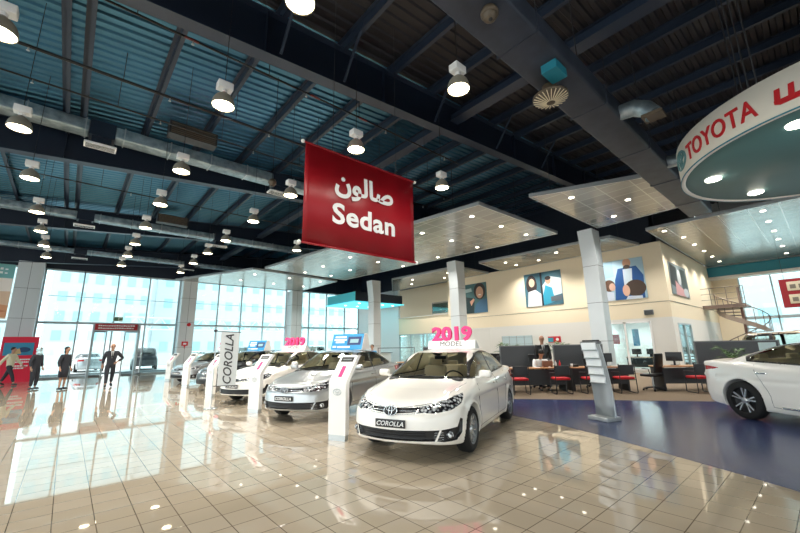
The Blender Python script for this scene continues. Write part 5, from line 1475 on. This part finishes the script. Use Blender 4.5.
# desk clutter
def clutter(name, label, cat, u, v, build, o=O1, z=.76, rz=RZ, group=None):
    t = thing(name, label, cat, on_desk(u, v, o, z), rz, group); build(t); return t
def papers(t): m = MB(); m.box(-.16, .16, -.11, .11, 0, .03); m.build('sheets', M['whitem'], t)
def box_(t, c, d): m = MB(); m.rbox((0, 0, d[2]/2), d, .01); m.build('case', c, t)
clutter('paper_stack', 'white paper stack at the left end of the first desk', 'paper', .25, .25, papers)
clutter('paper_stack', 'white paper stack at the right end of the second front desk', 'paper', 3.6, .3, papers)
clutter('brown_box', 'brown box on the desk beside the seated man', 'box', 1.35, .5, lambda t: box_(t, cm((130, 84, 62)), (.3, .2, .2)))
def bottle(t, c):
    m = MB(); m.lathe([(.001, 0), (.03, 0), (.032, .13), (.012, .17), (.012, .20), (.001, .2)], 14); m.build('body', c, t); m = MB(); m.lathe([(.014, .2), (.014, .22), (.001, .22)], 10); m.build('cap', M['red'], t)
clutter('bottle', 'red bottle at the right end of the first desk', 'bottle', 1.72, .35, lambda t: bottle(t, M['red']))
clutter('bottle', 'white bottle next to the red bottle on the first desk', 'bottle', 1.62, .45, lambda t: bottle(t, M['white']))
clutter('desk_phone', 'dark telephone on the second front desk', 'telephone', 2.2, .35, lambda t: box_(t, M['black'], (.2, .18, .08)))
clutter('paper_cup', 'white paper cup on the second front desk', 'cup', 2.05, .2, lambda t: (lambda m: (m.lathe([(.001, 0), (.03, 0), (.04, .11), (.036, .11), (.03, .01), (.001, .01)], 14), m.build('cup_body', M['white'], t)))(MB()))
place(pot, USED, (dw(2.4, 2.2)[0], dw(2.4, 2.2)[1], .76), 0, 'green palm above the screen right of the standing man', 'potted palms')
place(pot, USED, (dw(.6, 2.9)[0], dw(.6, 2.9)[1], .76), .6, 'green palm above the screen left of the standing man', 'potted palms')
t = thing('side_cabinet', 'low white cabinet carrying the palm behind the dark screens', 'cabinet', dw(1.9, 1.85), RZ); m = MB(); m.rbox((.5, .28, .37), (1.1, .5, .74), .01); m.build('body', M['offwhite'], t); m = MB(); m.box(-.03, .48, .02, .03, .05, .7); m.box(.52, 1.03, .02, .03, .05, .7); m.build('cabinet_doors', M['white'], t)
# desk at the right, tucked behind the white sedan
O2 = Vector((14.35, 3.75))
def d2(u, v, z=.006): q = O2 + U * u + Vv * v; return (q.x, q.y, z)
place(dsk, USED, d2(0, 0), RZ, 'wooden desk touching the tail of the white sedan on the right', G1)
place(vch, USED, d2(.75, -.42), RZ, 'red visitor chair at the desk behind the white sedan', 'red visitor chairs')
place(och, USED, d2(-.25, .2), RZ + .5, 'black office chair left of the desk behind the white sedan', 'black office chairs')
place(mon, USED, d2(.75, .55, .76), RZ + 2.4, 'thin black monitor on the desk behind the white sedan', 'desk monitors')
big = make_screen(2.3, 1.52); big['label'] = 'wide grey screen behind the palm on the right'; big['group'] = G2; big.name = 'desk_screen'
big.location = (16.9, 3.35, .006); big.rotation_euler = (0, 0, math.atan2(-.92, .38))
m = MB(); m.box(1.75, 2.2, -.024, .024, .8, 1.44); m.build('glass_insert', cm((190, 214, 216)), big)
place(pot, USED, (16.6, 2.3, .50), 1.2, 'green palm in front of the grey screen on the right', 'potted palms')
t = thing('red_cabinet', 'low red cabinet under the palm on the right', 'cabinet', (16.6, 2.3, 0.006), -1.18); m = MB(); m.rbox((0, 0, .245), (1.0, .4, .49), .02); m.build('body', M['red'], t); m = MB(); m.box(-.005, .005, -.205, -.2, .04, .46); m.build('door_gap', M['dark'], t)
# farther screens and desks seen over the cars
O3 = Vector((12.2, 14.2))
place(scr, USED, (13.0, 13.2, .006), RZ, 'brown-grey screen left of the big pink numbers', G2)
place(dsk, USED, (12.4, 14.6, .006), RZ, 'wooden desk behind the screens over the silver car', G1)
place(och, USED, (14.8, 14.0, .006), RZ, 'black office chair beyond the silver car roof', 'black office chairs')
o = place(scr, USED, (11.4, 14.7, .006), RZ, 'open-framed screen at the left end over the silver car', G2)
for ch in list(o.children):
    if ch.name.startswith('fabric_panel'): bpy.data.objects.remove(ch)
# glazed whiteboard, door leaf prints and things in the office
t = thing('glass_partition', 'pale blue gridded glass board left of the standing man', 'partition', (21.0, 14.05, 0)); m = MB(); m.box(0, .04, -2.1, 0, 0, 2.05); m.build('glass_board', cm((196, 218, 224), .2), t); m = MB()
for k in range(5): m.box(-.006, 0, -2.1 + .525 * k - .01, -2.1 + .525 * k + .01, 0, 2.05)
for k in range(5): m.box(-.006, 0, -2.1, 0, .4 * k + .35, .4 * k + .36)
m.build('grid_lines', M['grey'], t)
place(dsk, USED, (23.2, 7.7, 0), -math.pi/2, 'office desk behind the glass near the corner', G1)
place(mon, USED, (23.4, 7.2, .755), -math.pi/2, 'dark monitor behind the office glass, left pane', 'desk monitors')
place(mon, USED, (23.4, 6.5, .755), -math.pi/2, 'dark monitor behind the office glass, right pane', 'desk monitors')
place(och, USED, (24.3, 6.7, 0), math.pi/2, 'black office chair behind the office glass', 'black office chairs')
poster('blue notice hung behind the office glass', FX(22.3, 6.95, 1.35), .30, .85, (24, 140, 190), [((60, 180, 214), [(.0, .6), (.4, .6), (.4, 1), (0, 1)])], name='wall_notice', cat='notice')
poster('red notice hung behind the office glass beside the column', FX(22.3, 7.95, 1.45), .35, .5, (206, 24, 40), [((230, 120, 120), [(.2, .4), (.8, .4), (.8, .6), (.2, .6)])], name='wall_notice', cat='notice')
for (x, y, z, e, sz) in ((24.2, 7.0, 2.65, 90, 1.5), (24.5, 22.3, 2.5, 110, 2.5), (24.3, 28, 2.5, 60, 2)):  # fill lamps added to brighten the rooms behind the wall
    t = thing('room_fill_light', 'added fill light inside the glazed office near the corner' if y < 8 else ('added fill light in the back room under the mezzanine' if y < 25 else 'added fill light behind the far white wall'), 'lamp', (x, y, z))
    m = MB(); m.box(-.3, .3, -sz/2, sz/2, 0, .05); m.build('housing', M['white'], t); m = MB(); m.box(-.27, .27, -sz/2 + .03, sz/2 - .03, -.006, 0); m.build('diffuser', M['downglow'], t)
    li = bpy.data.lights.new('office_fill', 'AREA'); li.shape = 'RECTANGLE'; li.size = .5; li.size_y = sz; li.energy = e; lo = bpy.data.objects.new('office_fill', li); COL.objects.link(lo); lo.parent = t; lo.location = (0, 0, -.03)
t = thing('storage_cabinet', 'green-grey tall cabinet behind the glass under the mezzanine', 'cabinet', (25.0, 22.6, 0)); m = MB(); m.rbox((0, 0, 1.1), (.5, 2.2, 2.2), .02); m.build('body', cm((110, 150, 138)), t); m = MB(); m.box(-.26, -.25, -.01, .01, .1, 2.1); m.build('door_gap', M['dark'], t)
# mezzanine railing
t = thing('glass_railing', 'small glass railing on the mezzanine ledge left of the column', 'railing', (22.1, 21.2, 4.0)); m = MB(); m.tube([(0, 0, 0), (0, 0, .95), (0, -1.9, .95), (0, -1.9, 0)], .025, 8); m.build('frame', M['grey'], t); m = MB(); m.box(-.006, .006, -1.87, -.03, .08, .9); m.build('pane', M['glassc'], t)

# ---------------------------------------------------------------- spiral stair
def stair():
    zp = 3.62; cx, cy = 30.2, 3.35
    t = thing('spiral_staircase', 'brown steel spiral staircase with landing by the right glazing', 'staircase', (cx, cy, 0))
    bm_ = cm((116, 100, 90), .4)
    m = MB(); m.tube([(0, 0, 0), (0, 0, 4.7)], .07, 14); m.build('centre_pole', bm_, t)
    n = 17; rr = 1.15; rail = []
    for k in range(n):
        a = R(118) + 2*math.pi * (k + 1) / n * 1.05 * -1 + R(0); z = zp * (k + 1) / (n + 1)
        w = 2*math.pi / n * .62
        m = MB(); m.prism([(.07 * math.cos(a), .07 * math.sin(a)), (rr * math.cos(a - w), rr * math.sin(a - w)), (rr * math.cos(a), rr * math.sin(a)), (rr * math.cos(a + w*.4), rr * math.sin(a + w*.4))], z - .06, z); m.box(0,0,0,0,0,0) if 0 else None; m.build('tread', cm((150, 140, 132), .4), t)
        m = MB(); m.tube([(rr * math.cos(a), rr * math.sin(a), z), (rr * math.cos(a), rr * math.sin(a), z + .95)], .018, 6); m.build('baluster', bm_, t)
        rail.append((rr * math.cos(a), rr * math.sin(a), z + .95))
    m = MB(); m.tube(rail, .028, 8); m.build('handrail', bm_, t)
    m = MB()
    for p, q in zip(rail[:-1], rail[1:]): m.bar((p[0], p[1], p[2] - 1.02), (q[0], q[1], q[2] - 1.02), .03, .26)
    m.build('stringer', cm((150, 136, 124), .4), t)
    m = MB(); m.box(-1.0, .5, .15, 1.94, zp - .16, zp); m.box(-1.0, .9, -.35, .15, zp - .16, zp); m.build('landing', cm((160, 152, 146), .4), t)
    m = MB(); m.box(-1.02, -.98, -.35, 1.94, zp - .2, zp + .02); m.build('landing_edge', bm_, t)
    for y in (-.33, .45, 1.2, 1.9): m = MB(); m.tube([(-.97, y, zp), (-.97, y, zp + 1.05)], .02, 6); m.build('baluster', bm_, t)
    for z in (.35, .7, 1.05): m = MB(); m.tube([(-.97, -.35, zp + z), (-.97, 1.92, zp + z)], .02 if z > 1 else .012, 6); m.build('landing_rail', bm_, t)
    m = MB(); m.box(-.52, -.42, -.1, 0, 0, zp - .1); m.build('support_post', cm((120, 86, 74), .5), t)
stair()
# ---------------------------------------------------------------- red booth by the window column
t = thing('promotion_booth', 'bright red promotion board with blue picture in front of the far left column', 'sign', (-1.95, 29.7, 0)); m = MB(); m.box(-.72, .72, -.15, .15, 0, 2.42); b = m.build('board', cm((224, 14, 58)), t)
q = MB(); q.box(-.62, .56, -.16, -.15, 1.42, 2.1); pic = q.build('picture', cm((50, 140, 176)), t)
q = MB(); q.ell((.18, -.165, 1.72), (.26, .01, .14)); q.build('printed_figure', cm((30, 70, 110)), pic)
q = MB(); q.prism([(-.2, 1.5), (.1, 1.5), (0, 1.8), (-.1, 1.75)], 0, .01, frame((0, -.17, 0), (1, 0, 0))); q.build('printed_figure', cm((200, 170, 120)), pic)
q = MB()
for z, x0, x1 in ((1.16, -.2, .45), (1.02, -.3, .5), (.82, -.3, .4), (.70, -.3, .25)):
    x = x0
    while x < x1: w = random.uniform(.04, .09); q.box(x, x + w, -.158, -.15, z, z + .07); x += w + .015
q.build('white_script', M['whitem'], b)

# ---------------------------------------------------------------- people
RIGHT = R(-131)
make_person('bald man in dark suit and tie walking towards the camera, hand on hip', (1.58, 21.6, 0), R(182), 1.86, hip=True, stride=.14, hair=False)
make_person('woman in dark jacket and knee-length skirt standing with bare legs', (.02, 21.75, 0), RIGHT, 1.74, female=True, bottom='skirt')
make_person('person in dark trouser suit wearing a pale headscarf', (-.90, 22.9, 0), RIGHT, 1.76, female=True, scarf=True)
make_person('man in cream shirt and dark trousers striding past the red board', (-2.0, 27.0, 0), R(-120), 1.80, stride=.34, top='shirt', cols=dict(top='cshirt'))
q = dw(1.18, .84); make_person('man in white shirt sitting and bending over the desk', (q[0], q[1], -.03), RZ + math.pi, 1.74, pose='sit', top='shirt', cols=dict(top='shirt'))
q = dw(1.48, 1.28); make_person('bald man in black suit standing behind the seated man', (q[0], q[1], .0), RZ + math.pi, 1.80, hair=False, cols=dict(top='black', bottom='black'))
make_person('person with dark hair whose head shows over the silver car', (11.6, 15.4, 0), R(120), 1.62, cols=dict(top='pblue'), top='shirt')
q = dw(1.0, 3.4); make_person('man in white shirt working behind the glass under the mezzanine', (22.9, 20.6, .0), R(90), 1.78, cols=dict(top='shirt'), top='shirt')
# ---------------------------------------------------------------- outside the glass front
def outside():
    m = MB(); m.box(-60, 80, 31.8, 120, -.15, -.02); struct(m.build('floor_outside', M['paving']))
    m = MB(); m.box(34, 110, -60, 31.5, -.15, -.02); struct(m.build('floor_outside', M['paving']))
    m = MB(); m.box(-60, 80, 34.5, 34.8, -.02, .10); struct(m.build('trim_kerb', M['grey']))
    def block(label, x0, x1, y, H, dx, dz, ww, wh, z0, y2=12, m_=None, cmx=None):
        t = thing('office_building', label, 'building', (x0, y, 0))
        b = MB(); b.box(0, x1 - x0, 0, y2, 0, H)
        b.build('facade', m_ or M['facade'], t)
        b = MB(); b.box(-.2, x1 - x0 + .2, -.3, y2, H, H + .6); b.build('parapet', M['offwhite'], t)
        n = 0; proto = None; x = dx * .5
        while x + ww < x1 - x0:
            z = z0
            while z + wh < H - .5 and n < 98:
                if proto is None:
                    w = MB(); w.box(0, ww, -.06, .02, 0, wh); proto = w.build('window', M['farwin'], t); o = proto
                else: o = proto.copy(); COL.objects.link(o)
                o.location = (x, 0, z); z += dz; n += 1
            x += dx
        return t
    block('pale office block with cyan windows behind the second window bay', 10, 48, 72, 17.4, 2.4, 3.5, 1.2, 1.5, 1.5)
    block('pale curved-looking tower behind the entrance bay', -2.5, 8, 62, 23, 1.7, 2.4, .9, 1.2, 3.0)
    block('pale low office block at the far left outside', -34, -4.5, 70, 15, 3.4, 3.6, 1.8, 1.8, 3)
    # lattice truss canopy over the car park
    t = thing('lattice_canopy', 'white lattice truss canopy over the outside car park', 'canopy', (0, 46, 0)); m = MB()
    m.bar((4, 0, 4.9), (34, 0, 4.9), .16, .16); m.bar((4, 0, 3.7), (34, 0, 3.7), .16, .16)
    for k in range(15): m.bar((4 + 2*k, 0, 3.7), (5 + 2*k, 0, 4.9), .1, .1); m.bar((5 + 2*k, 0, 4.9), (6 + 2*k, 0, 3.7), .1, .1)
    m.build('truss', M['white'], t)
    for x in (6, 14, 22, 32): m = MB(); m.bar((x, 0, 0), (x, 0, 3.7), .2, .2); m.build('post', M['white'], t)
    t = thing('boundary_wall', 'low pale wall along the far side of the car park', 'wall', (0, 50, 0)); m = MB(); m.box(-30, 50, 0, .3, 0, 1.3); m.build('masonry', M['offwhite'], t)
    t = thing('far_building', 'pale building beyond the right glazing', 'building', (62, -30, 0)); m = MB(); m.box(0, 10, 0, 45, 0, 9); m.build('facade', M['facade'], t)
    m = MB()
    for k in range(12): m.box(-.05, 0, 2 + 3.5 * k, 4 + 3.5 * k, 3.5, 5.3)
    m.build('window_band', M['farwin'], t)
outside()
